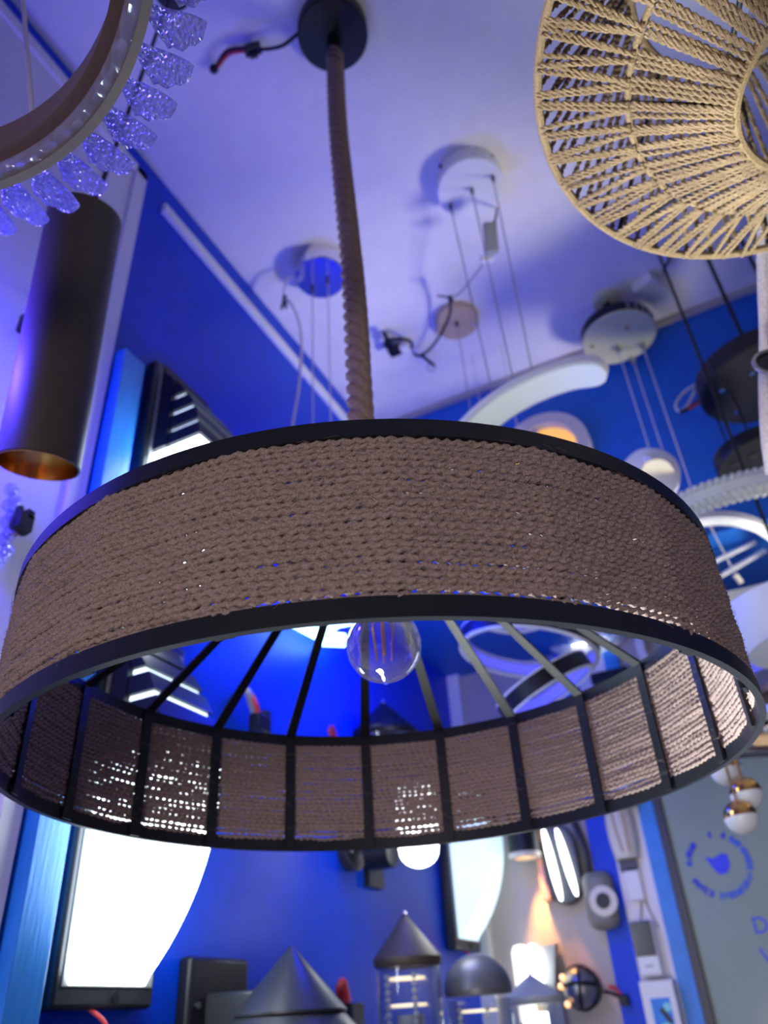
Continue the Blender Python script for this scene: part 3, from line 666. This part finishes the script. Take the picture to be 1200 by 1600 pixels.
# small bronze grey canopy with coiled lead
bx_, by_ = -.349, 1.245
bc = thing('bronze_canopy_pendant', 'small bronze grey ceiling canopy with one wire and a tied coil of cable', 'pendant lamp', (bx_, by_, 1.0))
canopy(bc, bx_, by_, .0515, .022, 'bronze_grey'); grip(bc, bx_ + .002, by_ - .006, 1.379, 'satin_black')
for p in ((-0.3907, 1.2613, 1.3770), (-0.3117, 1.2668, 1.3770)): obj('screw', MB().ball(p, .004, 8, 6), 'chrome', bc)
obj('wire', MB().tube([(bx_ + .002, by_ - .006, 1.37), (bx_ + .002, by_ - .006, .80)], .0012, 6), 'wire_grey', bc)
obj('cable', MB().path([(-0.3245, 1.1307, 1.3300), (-0.3426, 1.1779, 1.3450), (-0.3867, 1.2360, 1.3600), (-0.4348, 1.2790, 1.3700), (-0.4679, 1.2873, 1.3700), (-0.4783, 1.2769, 1.3750)], .0032), 'satin_black', bc)
co = Vector((-0.4982, 1.2311, 1.3750))
obj('cable_coil', MB().ring(co, .034, .0026, (.2, -.3, 1), 40, 6).ring(co + Vector((.002, .001, -.004)), .032, .0024, (.25, -.25, 1), 40, 6), 'satin_black', bc)
obj('plug', MB().obox((-0.5125, 1.2417, 1.3700), (.030, .024, .016)).obox((-0.5138, 1.2094, 1.3700), (.014, .022, .014)).obox((-0.5103, 1.1853, 1.3700), (.008, .02, .012)), 'satin_black', bc, bevel=.001)
obj('clear_box', MB().obox((-0.4893, 1.2477, 1.3700), (.026, .026, .012)), 'white_plastic', bc, bevel=.002)
obj('cable_tie', MB().tube([(-0.4610, 1.2912, 1.3700), (-0.4479, 1.3311, 1.3650)], .0045, 6).ring((-0.4562, 1.3341, 1.3650), .010, .001, (0, .4, 1), 20, 5), 'satin_black', bc)
# grey canopy on a stem with ring lamps
gx, gy = -.015, 1.405
gc = thing('ring_pendant', 'tiered crystal and white ring pendant hung from a drilled grey canopy on a stem', 'pendant lamp', (gx, gy, .60))
obj('ceiling_rose', MB().lathe([(.001, 0), (.028, 0), (.032, .006), (.032, .014), (.001, .014)], (-.018, 1.368, ZC - .014)), 'grey_steel', gc)
obj('stem', MB().cyl((-.018, 1.372, ZC - .012), (gx, gy - .01, 1.333), .010, 16), 'satin_black', gc)
obj('canopy', MB().lathe([(.001, 0), (.083, 0), (.085, .002), (.085, .004), (.001, .004)], (gx, gy, 1.300), seg=56), 'grey_steel', gc)
sl = MB().lathe([(.001, .004), (.083, .004), (.083, .032), (.001, .032)], (gx, gy, 1.300), seg=56); obj('canopy_drum', sl, 'satin_black', gc)
sm = MB()
for k in range(5):
    a = R_(-62 + 13 * k); sm.obox((gx + .0845 * math.cos(a), gy + .0845 * math.sin(a), 1.318), (.003, .007, .016), Matrix.Rotation(a, 3, 'Z'))
obj('drum_slots', sm, 'satin_steel', gc)
for p in ((-0.0774, 1.3960, 1.2990), (0.0074, 1.3782, 1.2990)): obj('screw', MB().ball(p, .0045, 10, 8), 'gold', gc)
gws = [(-0.0257, 1.4280, 1.2990), (0.0283, 1.4496, 1.2990), (-0.0015, 1.4852, 1.2990)]
ends = [(gws[0][0], gws[0][1], (-0.0320, 1.4000, 0.9528)[2]), (gws[1][0], gws[1][1], (0.0282, 1.4000, 0.8642)[2] - .02), (gws[2][0], gws[2][1], .86)]
for g, e in zip(gws, ends):
    obj('wire_grip', MB().cyl((g[0], g[1], 1.284), (g[0], g[1], 1.30), .006, 12), 'satin_steel', gc); obj('wire', MB().tube([(g[0], g[1], 1.29), e], .0013, 6), 'wire_white', gc)
# white twist under the first wire
P0 = [Vector((-0.1044, 1.4000, 0.8980)), Vector((-0.0732, 1.4000, 0.9356)), Vector((-0.0345, 1.4000, 0.9589)), Vector((-0.0050, 1.3800, 0.9171)), Vector((-0.0079, 1.3400, 0.8449)), Vector((-0.0481, 1.3200, 0.7907)), Vector((-0.0950, 1.3200, 0.7707))]
ribbon(smooth(P0, 8), .020, .006, (.35, -.9, .3), 'white_metal', gc, 'white_twist', ends=False)
obj('twist_plate', MB().lathe([(.001, 0), (.034, 0), (.036, .003), (.034, .008), (.001, .008)], (-0.0277, 1.3400, 0.8633), (.35, -.75, -.5), 40), 'cream_plastic', gc)
# crystal ring
kc = Vector((.070, 1.285, .622)); KR = .205
cr = obj('crystal_ring', MB().lathe([(KR - .010, 0), (KR, 0), (KR, .034), (KR - .010, .034)], kc, seg=96, closed=True), 'crystal_bead', gc)
bd = MB()
for k in range(120):
    a = 2 * PI * k / 120
    for j, (r, z) in enumerate(((KR + .002, .034), (KR + .003, .006), (KR - .006, -.002))):
        bd.ball(kc + Vector((r * math.cos(a + j * .026), r * math.sin(a + j * .026), z)), .0055, 8, 6)
obj('crystal_beads', bd, 'crystal_bead', cr)
wr = Vector((0.0090, 1.5752, 0.7438)); WRr = .157
vv = wr.normalized(); ww_ = (Vector((0, 0, 1)) - vv * vv.z).normalized(); wn = (-vv * .75 - ww_ * .66).normalized()
obj('white_ring', MB().band(wr, WRr - .018, WRr, -.010, .010, wn, 80), 'white_metal', gc)
obj('ring_diffuser', MB().band(wr, WRr - .020, WRr - .007, .010, .012, wn, 80), 'diffuser_dim', gc)
for (p, q) in (((0.0187, 1.5644, 0.7646), (0.1146, 1.5854, 0.7958)), ((0.0145, 1.5839, 0.7355), (0.1285, 1.6032, 0.7803))): obj('strut', MB().tube([p, q], .0055, 8), 'white_metal', gc)
obj('wire', MB().tube([(0.0348, 1.4687, 0.8324), (0.0558, 1.5310, 0.7072)], .0016, 6), 'wire_white', gc)
obj('wire_end', MB().tube([(0.0543, 1.5286, 0.7095), (0.0612, 1.5417, 0.6961)], .006, 8), 'cream_plastic', gc)
# ceiling driver box
db = thing('ceiling_driver', 'pale white driver box taped to the ceiling above the grey canopy', 'driver box', (0.0896, 1.3728, 1.3700))
obj('case', MB().obox((0.0903, 1.3898, 1.3850), (.050, .105, .028), Matrix.Rotation(R_(-26), 3, 'Z')), 'white_plastic', db, bevel=.003)
obj('lead', MB().path([(0.1174, 1.3357, 1.3800), (0.1316, 1.3181, 1.3850), (0.1421, 1.3049, 1.3900)], .003), 'satin_black', db)
# black tiered disc pendant
kd = Vector((0.2125, 1.3300, 0.9869))
kt = thing('black_disc_pendant', 'black tiered disc pendant on thin black rods under the woven rope shade', 'pendant lamp', (kd.x, kd.y, kd.z - .2))
obj('disc', MB().lathe([(.001, 0), (.116, 0), (.120, .003), (.120, .038), (.001, .038)], kd, seg=64), 'satin_black', kt)
for dx, dy in ((-.078, -.030), (-.022, -.052), (-.060, .052)): obj('screw', MB().cyl((kd.x + dx, kd.y + dy, kd.z - .006), (kd.x + dx, kd.y + dy, kd.z), .0055, 12), 'chrome', kt)
k2 = Vector((0.1561, 1.3300, 0.8199))
obj('disc', MB().lathe([(.001, 0), (.078, 0), (.080, .003), (.080, .026), (.001, .026)], k2, seg=56), 'satin_black', kt)
for dx, dy in ((-.045, -.02), (-.012, -.03)): obj('hole', MB().cyl((k2.x + dx, k2.y + dy, k2.z - .002), (k2.x + dx, k2.y + dy, k2.z + .004), .010, 16), 'black_metal', kt)
for dx, dy in ((-.045, .0), (-.005, -.01)): obj('wire', MB().tube([(k2.x + dx, k2.y + dy, k2.z + .02), (k2.x + dx, k2.y + dy, kd.z + .01)], .0018, 6), 'satin_black', kt)
for p in ((0.2100, 1.3300, 1.0392), (0.2848, 1.3300, 1.0190)): obj('rod', MB().tube([(p[0], p[1], kd.z + .02), (p[0], p[1], ZC)], .0042, 8), 'satin_black', kt)
obj('cable', MB().path([(0.1364, 1.3600, 1.0654), (0.1099, 1.3600, 1.0656), (0.0751, 1.3600, 1.0552), (0.0508, 1.3600, 1.0311), (0.0532, 1.3600, 1.0109), (0.0725, 1.3600, 1.0213), (0.0981, 1.3600, 1.0551)], .0030), 'wire_white', kt)
obj('plug', MB().tube([(0.0523, 1.3600, 1.0078), (0.0764, 1.3600, 1.0125), (0.1025, 1.3600, 1.0249)], .0042, 8), 'satin_black', kt)
obj('red_lead', MB().tube([(0.0704, 1.3550, 1.0062), (0.0951, 1.3550, 1.0140)], .0026, 6), 'red_plastic', kt, label='red lead')
# lower black tier drop cords below the crystal ring
hp = thing('hanging_clip', 'small black clip on a thin wire dangling under the crystal ring', 'clip', (0.0812, 1.6295, 0.8948))
obj('wire', MB().tube([(0.0824, 1.6142, 0.9163), (0.0821, 1.6282, 0.8972)], .002, 6), 'satin_black', hp); obj('clip', MB().obox((0.0825, 1.6302, 0.8947), (.014, .01, .012)), 'satin_black', hp)
# cream rope loop with an oval ring at the right edge
cr2 = thing('cream_rope_pendant', 'cream rope hanging at the right picture edge with an oval black ring', 'rope', (0.1017, 0.7457, 0.4893))
obj('rope', MB().path([(0.1787, 0.6266, 0.6988), (0.1601, 0.6505, 0.6548), (0.1490, 0.6699, 0.6217), (0.1352, 0.6961, 0.5774), (0.1191, 0.7212, 0.5333), (0.1053, 0.7475, 0.4891), (0.0983, 0.7689, 0.4557)], [.011] * 49, 10), 'cream_rope', cr2)
obj('oval_ring', MB().ring((0.1263, 0.6861, 0.5316), .020, .0022, (.2, -.9, .2), 40, 8), 'satin_steel', cr2)
obj('oval_pad', MB().lathe([(.001, 0), (.018, 0), (.018, .002), (.001, .002)], (0.1271, 0.6905, 0.5350), (.2, -.9, .2), 32), 'satin_black', cr2)
# gold disc lamp with crystal rim on the soffit
gd = Vector((-0.2524, 1.4900, 1.1153)); gdl = thing('gold_disc_lamp', 'gold disc lamp with a pale crystal rim on the blue soffit', 'lamp', (gd.x, YS, gd.z - .1))
obj('gold_plate', MB().lathe([(.001, 0), (.078, 0), (.078, .012), (.001, .012)], (gd.x, YS, gd.z), (0, -1, 0), 56), 'yellow_plate', gdl)
obj('crystal_rim', MB().lathe([(.078, .0), (.108, .0), (.108, .035), (.078, .035)], (gd.x, YS, gd.z), (0, -1, 0), 64, True), 'crystal_bead', gdl)
obj('knob', MB().cyl((gd.x - .012, YS - .012, gd.z + .060), (gd.x - .012, YS - .035, gd.z + .060), .008, 16), 'chrome', gdl)

# ------------------------------------------------------------------ lamps seen through the drum
tr_ = thing('led_ring_chandelier', 'black chandelier of three crossing rings glowing violet inside, seen through the drum', 'chandelier', (-.36, 1.40, .50))
def led_ring(c, R, d, wd=.014):
    r = obj('ring', MB().band(c, R, R + .006, -wd, wd, d, 80), 'satin_black', tr_)
    obj('led_strip', MB().band(c, R - .003, R + .0005, -wd * .8, wd * .8, d, 80), 'led_ring_blue', r)
    obj('white_edge', MB().band(c, R - .0025, R + .006, wd, wd + .003, d, 80), 'white_metal', r)
    obj('white_edge', MB().band(c, R - .0025, R + .006, -wd - .003, -wd, d, 80), 'white_metal', r)
led_ring(Vector((-0.3446, 1.3800, 0.6002)), .128, (.20, .05, 1))
led_ring(Vector((-0.3249, 1.3000, 0.6709)), .092, (-.1, .2, 1))
led_ring(Vector((-0.3222, 1.3600, 0.5042)), .090, (-.42, -.25, 1))
for p in ((-0.3605, 1.3800, 0.7167), (-0.2837, 1.3800, 0.6946)): obj('wire', MB().tube([(p[0], p[1], .70), (p[0], p[1], ZC)], .0012, 6), 'wire_white', tr_)
fl = Vector((-0.3164, 1.9000, 0.9254)); fll = thing('crystal_flush_lamp', 'round crystal lamp with a gold centre on the beige wall, seen through the drum', 'wall lamp', (fl.x, YB, fl.z - .2))
obj('gold_centre', MB().lathe([(.001, 0), (.14, 0), (.14, .02), (.001, .02)], (fl.x, YB, fl.z), (0, -1, 0), 64), 'gold_satin', fll)
obj('crystal_rim', MB().lathe([(.14, 0), (.160, 0), (.160, .05), (.14, .05)], (fl.x, YB, fl.z), (0, -1, 0), 72, True), 'crystal_bead', fll)
obj('lit_rim', MB().lathe([(.118, .02), (.135, .02), (.135, .03), (.118, .03)], (fl.x, YB, fl.z), (0, -1, 0), 72, True), 'rim_light', fll)
pr2 = thing('pale_ring_lamp', 'pale ring wall lamp at the right of the view through the drum', 'wall lamp', (-0.1216, 1.9000, 0.7379))
obj('ring', MB().band(Vector((-0.1004, 1.9050, 0.7514)), .085, .105, -.012, .012, (0, -1, 0), 64), 'white_metal', pr2)
bp_ = thing('black_wall_box', 'low black rectangular box on the beige wall, seen through the drum', 'box', (-0.3010, 1.9200, 0.6995))
obj('case', MB().box(((-0.3321, 1.9300, 0.6962)[0], YB - .03, (-0.3139, 1.9300, 0.6887)[2]), ((-0.2365, 1.9300, 0.7084)[0], YB, (-0.2998, 1.9300, 0.7162)[2])), 'satin_black', bp_, bevel=.003)
bp2 = thing('blue_wall_board', 'dark violet board on the beige wall behind the glowing rings', 'board', (-0.4284, 1.9200, 0.7060))
obj('board', MB().box(((-0.4550, 1.9300, 0.6890)[0], YB - .02, (-0.4574, 1.9300, 0.6384)[2]), ((-0.3735, 1.9300, 0.7228)[0], YB, (-0.4130, 1.9300, 0.7855)[2])), 'poster_blue', bp2, bevel=.002)
bh = thing('wall_hook', 'small dark hook on the beige wall left of the glowing rings', 'hook', (-0.6656, 1.9200, 0.8392))
obj('hook', MB().path([(-0.6721, 1.9250, 0.8657), (-0.6619, 1.9000, 0.8350), (-0.6508, 1.9000, 0.8173), (-0.6572, 1.9200, 0.8448)], .006), 'satin_black', bh)
bh2 = thing('wall_socket', 'small grey socket on the beige wall under the glowing rings', 'socket', (-0.5276, 1.9200, 0.6619))
obj('plate', MB().box(((-0.5440, 1.9300, 0.6682)[0], YB - .012, (-0.5323, 1.9300, 0.6538)[2]), ((-0.5168, 1.9300, 0.6626)[0], YB, (-0.5279, 1.9300, 0.6804)[2])), 'grey_plastic', bh2, bevel=.002)

# ------------------------------------------------------------------ wall lamps low on the beige wall
yb = YB
am = thing('amber_wall_lamp', 'black cylinder wall lamp throwing an amber beam down the beige wall', 'wall lamp', (-0.5785, 1.9000, 0.3087))
ac = Vector((-0.5597, 1.8700, 0.3343))
obj('body', MB().cyl(ac + Vector((0, 0, -.018)), ac + Vector((0, 0, .10)), .036, 40), 'satin_black', am, bevel=.002)
obj('rim', MB().lathe([(.026, -.026), (.036, -.026), (.037, -.016), (.026, -.016)], ac, seg=40, closed=True), 'cream_plastic', am, label='cream lower rim')
obj('lens', MB().lathe([(.001, -.019), (.027, -.019), (.027, -.0185), (.001, -.0185)], ac, seg=24), 'amber_glow', am)
obj('bracket', MB().box((ac.x - .012, ac.y + .03, ac.z + .02), (ac.x + .012, YB, ac.z + .06)), 'satin_black', am)
light('amber_beam', 'SPOT', (ac.x, ac.y + .015, ac.z - .03), (1.0, 0.42, 0.08), 9.0, .01, (ac.x + .03, YB + .01, ac.z - .30), spot_size=R_(46), spot_blend=.6)
cp_ = thing('copper_bar_lamp', 'slim upright copper bar lamp on the beige wall, glowing pink', 'wall lamp', (-0.5407, 1.9000, 0.2142))
ca, cb2 = Vector((-0.5337, 1.9100, 0.2195)), Vector((-0.5267, 1.9100, 0.3812))
obj('bar', MB().box((ca.x - .011, YB - .026, ca.z), (ca.x + .011, YB - .004, cb2.z + .06)), 'copper', cp_, bevel=.003)
obj('mount', MB().box((ca.x - .006, YB - .006, ca.z + .05), (ca.x + .006, YB, ca.z + .15)), 'satin_steel', cp_)
ov = thing('oval_loop_lamp', 'dark oval wall lamp with two slim glowing white loops', 'wall lamp', (-0.4988, 1.9000, 0.1995))
oc = Vector((-0.4867, 1.9300, 0.2913)); 
pl_ = [(oc.x + .042 * math.cos(a) * 1.0, YB, oc.z + .085 * (1 if math.sin(a) > 0 else -1) * (abs(math.sin(a)) ** .6)) for a in [2 * PI * i / 40 for i in range(40)]]
obj('frame', MB().prism(pl_, (0, -.035, 0)), 'dark_grey', ov, bevel=.003)
for dx, tilt, h in ((-.016, .10, .078), (.018, .14, .072)):
    c = Vector((oc.x + dx, YB - .044, oc.z)); pts = [c + Vector((.0078 * math.cos(a) - math.sin(a) * h * tilt, -.004 * 0, h * math.sin(a))) for a in [2 * PI * i / 40 for i in range(40)]]
    obj('lit_loop', MB().prism(pts, (0, -.010, 0)), 'lamp_white', ov, bevel=.002)
gr = thing('grey_round_box_lamp', 'grey rounded box wall lamp with a dark round hole in front', 'wall lamp', (-0.4162, 1.9000, 0.1478))
g0, g1 = Vector((-0.4442, 1.9300, 0.2551)), Vector((-0.3794, 1.9300, 0.1498))
obj('body', MB().box((g0.x, YB - .060, g1.z), (g1.x, YB, g0.z + .01)), 'box_grey', gr, bevel=.018)
gm = Vector(((g0.x + g1.x) / 2 + .012, YB - .060, (g0.z + g1.z) / 2))
obj('bezel', MB().lathe([(.016, 0), (.030, 0), (.030, .004), (.016, .006)], gm, (0, -1, 0), 36, True), 'cream_plastic', gr)
obj('hole', MB().lathe([(.001, 0), (.017, 0), (.017, .003), (.001, .003)], gm, (0, -1, 0), 32), 'satin_black', gr)
obj('lead', MB().path([(gm.x - .03, YB - .02, g0.z + .01), (gm.x - .028, YB - .03, g0.z + .06), (gm.x - .045, YB - .02, g0.z + .13)], .008), 'dark_grey', gr)
cl2 = thing('cream_curved_lamp', 'cream curved wall lamp hanging under a smoky crystal cap', 'wall lamp', (-0.3460, 1.9000, 0.2730))
c0_ = Vector((-0.3371, 1.9100, 0.3402))
poly = []
for i in range(13):
    t = i / 12; poly.append((c0_.x - .034 + .018 * t, YB - .02 - .035 * math.sin(PI * t), c0_.z + .05 - .115 * t))
obj('shade', MB().lathe([(.030, .05), (.033, .02), (.032, -.02), (.027, -.055), (.024, -.058), (.001, -.058)], c0_ + Vector((0, .0, 0)), seg=32), 'cream_plastic', cl2)
obj('groove', MB().tube([c0_ + Vector((-.010, -.032, .04)), c0_ + Vector((-.008, -.034, 0)), c0_ + Vector((-.002, -.030, -.045))], .003, 6).tube([c0_ + Vector((.012, -.031, .04)), c0_ + Vector((.013, -.032, 0)), c0_ + Vector((.012, -.027, -.045))], .003, 6), 'bronze_grey', cl2)
cap = MB().lathe([(.001, .085), (.030, .085), (.062, .070), (.055, .052), (.001, .050)], c0_, seg=14); obj('crystal_cap', cap, 'smoked_plastic', cl2, angle=.05)
obj('clip', MB().box((c0_.x - .020, YB - .03, c0_.z - .082), (c0_.x + .018, YB - .008, c0_.z - .058)), 'dark_trim', cl2)
wd_ = thing('white_driver', 'small white driver with two leads on the white display strip', 'driver box', (-0.3316, 1.9000, 0.1973))
w0, w1 = Vector((-0.3401, 1.9200, 0.2615)), Vector((-0.3103, 1.9200, 0.1993))
obj('case', MB().box((w0.x - .012, YB - .030, w1.z), (w1.x - .008, YB - .010, w0.z + .004)), 'white_plastic', wd_, bevel=.003)
for s in (-1, 1): obj('lead', MB().path([((w0.x + w1.x) / 2 + .004 * s, YB - .014, w1.z), ((w0.x + w1.x) / 2 + .010 * s, YB - .016, w1.z - .025), ((w0.x + w1.x) / 2 + .020 * s, YB - .012, w1.z - .055)], .0022), 'wire_grey', wd_)
bs = thing('covered_switch_box', 'white wall box with a smoked black cover on the display strip', 'switch box', (-0.3392, 1.9000, 0.0558))
s0, s1_ = Vector((-0.3557, 1.9200, 0.1593)), Vector((-0.3057, 1.9200, 0.0583))
obj('case', MB().box((s0.x - .004, YB - .045, s1_.z), (s1_.x - .006, YB - .010, s0.z)), 'white_plastic', bs, bevel=.006)
obj('smoked_cover', MB().box((s0.x - .002, YB - .049, s1_.z + .036), (s1_.x - .010, YB - .045, s0.z - .002)), 'smoked_plastic', bs, bevel=.001)
obj('grey_slot', MB().box((s0.x + .012, YB - .0462, s1_.z + .016), (s1_.x - .022, YB - .045, s1_.z + .020)), 'grey_plastic', bs)  # thin grey strip across the case
pbx = thing('picture_box', 'white carton with a bright blue printed picture at the bottom of the strip', 'carton', (-0.3347, 1.9000, -0.0235))
q0, q1 = Vector((-0.3575, 1.9000, 0.0503)), Vector((-0.3027, 1.9000, -0.0668))
bxo = obj('carton', MB().box((q0.x - .004, YB - .060, q1.z - .03), (q0.x + .062, YB - .010, q0.z)), 'white_plastic', pbx, bevel=.001)
obj('blue_print', MB().box((q0.x + .012, YB - .0612, q1.z - .02), (q0.x + .050, YB - .060, q0.z - .030)), 'poster_blue', pbx)
obj('printed_figure', MB().lathe([(.001, 0), (.008, 0), (.008, .0006), (.001, .0006)], (q0.x + .042, YB - .0612, q0.z - .046), (0, -1, 0), 20).lathe([(.001, 0), (.014, 0), (.014, .0006), (.001, .0006)], (q0.x + .034, YB - .0612, q0.z - .085), (0, -1, 0), 20), 'cyan_print', pbx)
obj('printed_shape', MB().prism([(q0.x + .026, YB - .0616, q0.z - .050), (q0.x + .034, YB - .0616, q0.z - .045), (q0.x + .048, YB - .0616, q0.z - .070), (q0.x + .042, YB - .0616, q0.z - .075)], (0, -.0004, 0)), 'smoked_plastic', pbx)
cg = thing('round_crystal_lamp', 'round smoky crystal wall lamp banded with dark metal, amber glints', 'wall lamp', (-0.5099, 1.9000, -0.0033))
gc_ = Vector((-0.4846, 1.8800, 0.0485))
obj('wall_plate', MB().lathe([(.001, 0), (.040, 0), (.040, .012), (.001, .012)], (gc_.x - .006, YB, gc_.z), (0, -1, 0), 40), 'dark_grey', cg)
obj('globe', MB().ball(gc_, .038, 24, 16), 'satin_steel', cg)
for d in ((0, .2, 1), (.3, 1, .1), (1, .2, -.1)): obj('band', MB().ring(gc_, .039, .0042, d, 40, 6), 'satin_black', cg)
for dx, dz in ((-.028, .020), (-.034, .004), (-.026, -.028)): obj('amber_glint', MB().ball((gc_.x + dx, gc_.y - .026, gc_.z + dz), .0062, 10, 8), 'amber_glow', cg)  # glowing balls stand in for orange reflections on the globe
obj('cable', MB().path([gc_ + Vector((.044, .01, -.01)), gc_ + Vector((.060, .01, -.014)), gc_ + Vector((.075, .02, -.022))], .0035), 'satin_black', cg)
obj('plug', MB().obox(gc_ + Vector((.080, .02, -.026)), (.018, .012, .014)), 'satin_black', cg, bevel=.001)
rl = thing('red_lead_plug', 'red lead with a black plug beside the round crystal lamp', 'plug', (-0.4144, 1.9100, 0.0248))
obj('red_lead', MB().path([(-0.4323, 1.9150, 0.0465), (-0.4186, 1.9100, 0.0421), (-0.4105, 1.9100, 0.0302)], .004), 'red_plastic', rl, label='red lead'); obj('plug', MB().obox((-0.4036, 1.9050, 0.0208), (.016, .012, .02)), 'satin_black', rl, bevel=.001)
xl = thing('bow_tie_lamp', 'grey folded bow tie shaped wall lamp on the beige wall', 'wall lamp', (-0.5509, 1.9000, -0.0011))
c = Vector((-0.5488, 1.9100, 0.0566))
obj('wing', MB().prism([(c.x - .028, YB - .004, c.z + .075), (c.x + .020, YB - .004, c.z + .078), (c.x + .006, YB - .004, c.z), (c.x - .012, YB - .004, c.z)], (.004, -.045, 0)), 'grey_enamel', xl, bevel=.001)
obj('wing', MB().prism([(c.x - .012, YB - .004, c.z - .002), (c.x + .006, YB - .004, c.z - .002), (c.x + .018, YB - .004, c.z - .11), (c.x - .030, YB - .004, c.z - .11)], (.004, -.045, 0)), 'grey_enamel', xl, bevel=.001)
wl = thing('capsule_wall_lamp', 'white capsule wall lamp glowing bright beside the grey bow tie lamp', 'wall lamp', (-0.5931, 1.9000, 0.0834))
c = Vector((-0.6119, 1.9000, 0.0945)); c2 = Vector((-0.5705, 1.8600, 0.0904))
obj('wall_cylinder', MB().lathe([(.001, .045), (.014, .042), (.019, .030), (.019, -.10), (.001, -.10)], c, seg=32), 'lamp_warm_white', wl, label='cream glowing back cylinder')
obj('lit_dome', MB().ball(c2, .024, 24, 16, (.9, .8, 1.9)), 'lamp_white', wl)
# globes at the right: white lower half, mirror gold upper half
def globe(px, label):
    c = Vector(px); r = .0215
    t = thing('globe_pendant', label, 'pendant globe', (c.x, c.y, c.z - r), 'half white half gold globes')
    obj('white_half', MB().lathe([(.0001, -r)] + [(r * math.sin(R_(d)), -r * math.cos(R_(d))) for d in range(10, 91, 10)], c, (-.05, .02, 1), 32), 'white_plastic', t)
    obj('gold_half', MB().lathe([(r * math.sin(R_(d)), -r * math.cos(R_(d))) for d in range(90, 180, 10)] + [(.0001, r)], c, (-.05, .02, 1), 32), 'gold', t, label='mirror gold upper half')
    obj('rod', MB().cyl(c + Vector((0, 0, r)), (c.x, c.y, .36), .0016, 8), 'gold', t)
    return t
globe((-0.0529, 1.2000, 0.2734), 'half white half gold globe closest to the drum rim')
globe((-0.0356, 1.1800, 0.2347), 'half white half gold globe in the middle, furthest right of three')
globe((-0.0497, 1.1600, 0.2031), 'half white half gold globe hanging lowest of three')
# stacked lamps at the right picture edge
gb = thing('gold_disc_chandelier', 'chandelier of gold discs and silver bars cut by the right picture edge', 'chandelier', (0.0070, 1.4696, 0.3469))
for (px, r, m) in (((0.0685, 1.4904, 0.4468), .055, 'gold_satin'), ((0.0677, 1.5131, 0.4154), .070, 'satin_steel'), ((0.0502, 1.4712, 0.3717), .062, 'gold')):
    obj('disc', MB().lathe([(.001, 0), (r, 0), (r, .010), (.001, .010)], px, (0, 0, 1), 40), m, gb)
obj('silver_bar', MB().cyl((-0.0598, 1.4344, 0.3529), (0.0481, 1.4849, 0.3516), .010, 16), 'satin_steel', gb)
obj('black_bar', MB().cyl((-0.0173, 1.4269, 0.3896), (0.0685, 1.4723, 0.3815), .012, 16), 'satin_black', gb)
obj('stem', MB().cyl((0.0335, 1.5237, 0.3439), (0.0821, 1.4446, 0.4814), .008, 12), 'satin_black', gb)
wbw = Vector((0.1137, 1.2378, 0.4582))
wb = thing('white_bowl_pendant', 'big white bowl pendant cut by the right picture edge', 'pendant lamp', wbw)
obj('bowl', MB().lathe([(.001, -.04), (.055, -.038), (.091, -.024), (.107, .0), (.111, .044), (.105, .044), (.001, .036)], wbw, seg=64), 'white_plastic', wb)
obj('cord', MB().cyl(wbw + Vector((0, 0, .045)), (wbw.x, wbw.y, ZC), .003, 8), 'satin_black', wb)
vt = thing('violet_tube_lamp', 'slim violet glowing tube lamp under the white bowl at the right edge', 'tube lamp', (0.0466, 1.4969, 0.5142))
obj('tube', MB().cyl((0.0245, 1.4930, 0.5057), (0.1053, 1.5120, 0.5303), .010, 16), 'led_ring_blue', vt)
obj('holder', MB().cyl((0.0180, 1.4948, 0.4992), (0.1081, 1.5185, 0.5232), .006, 10), 'satin_steel', vt)
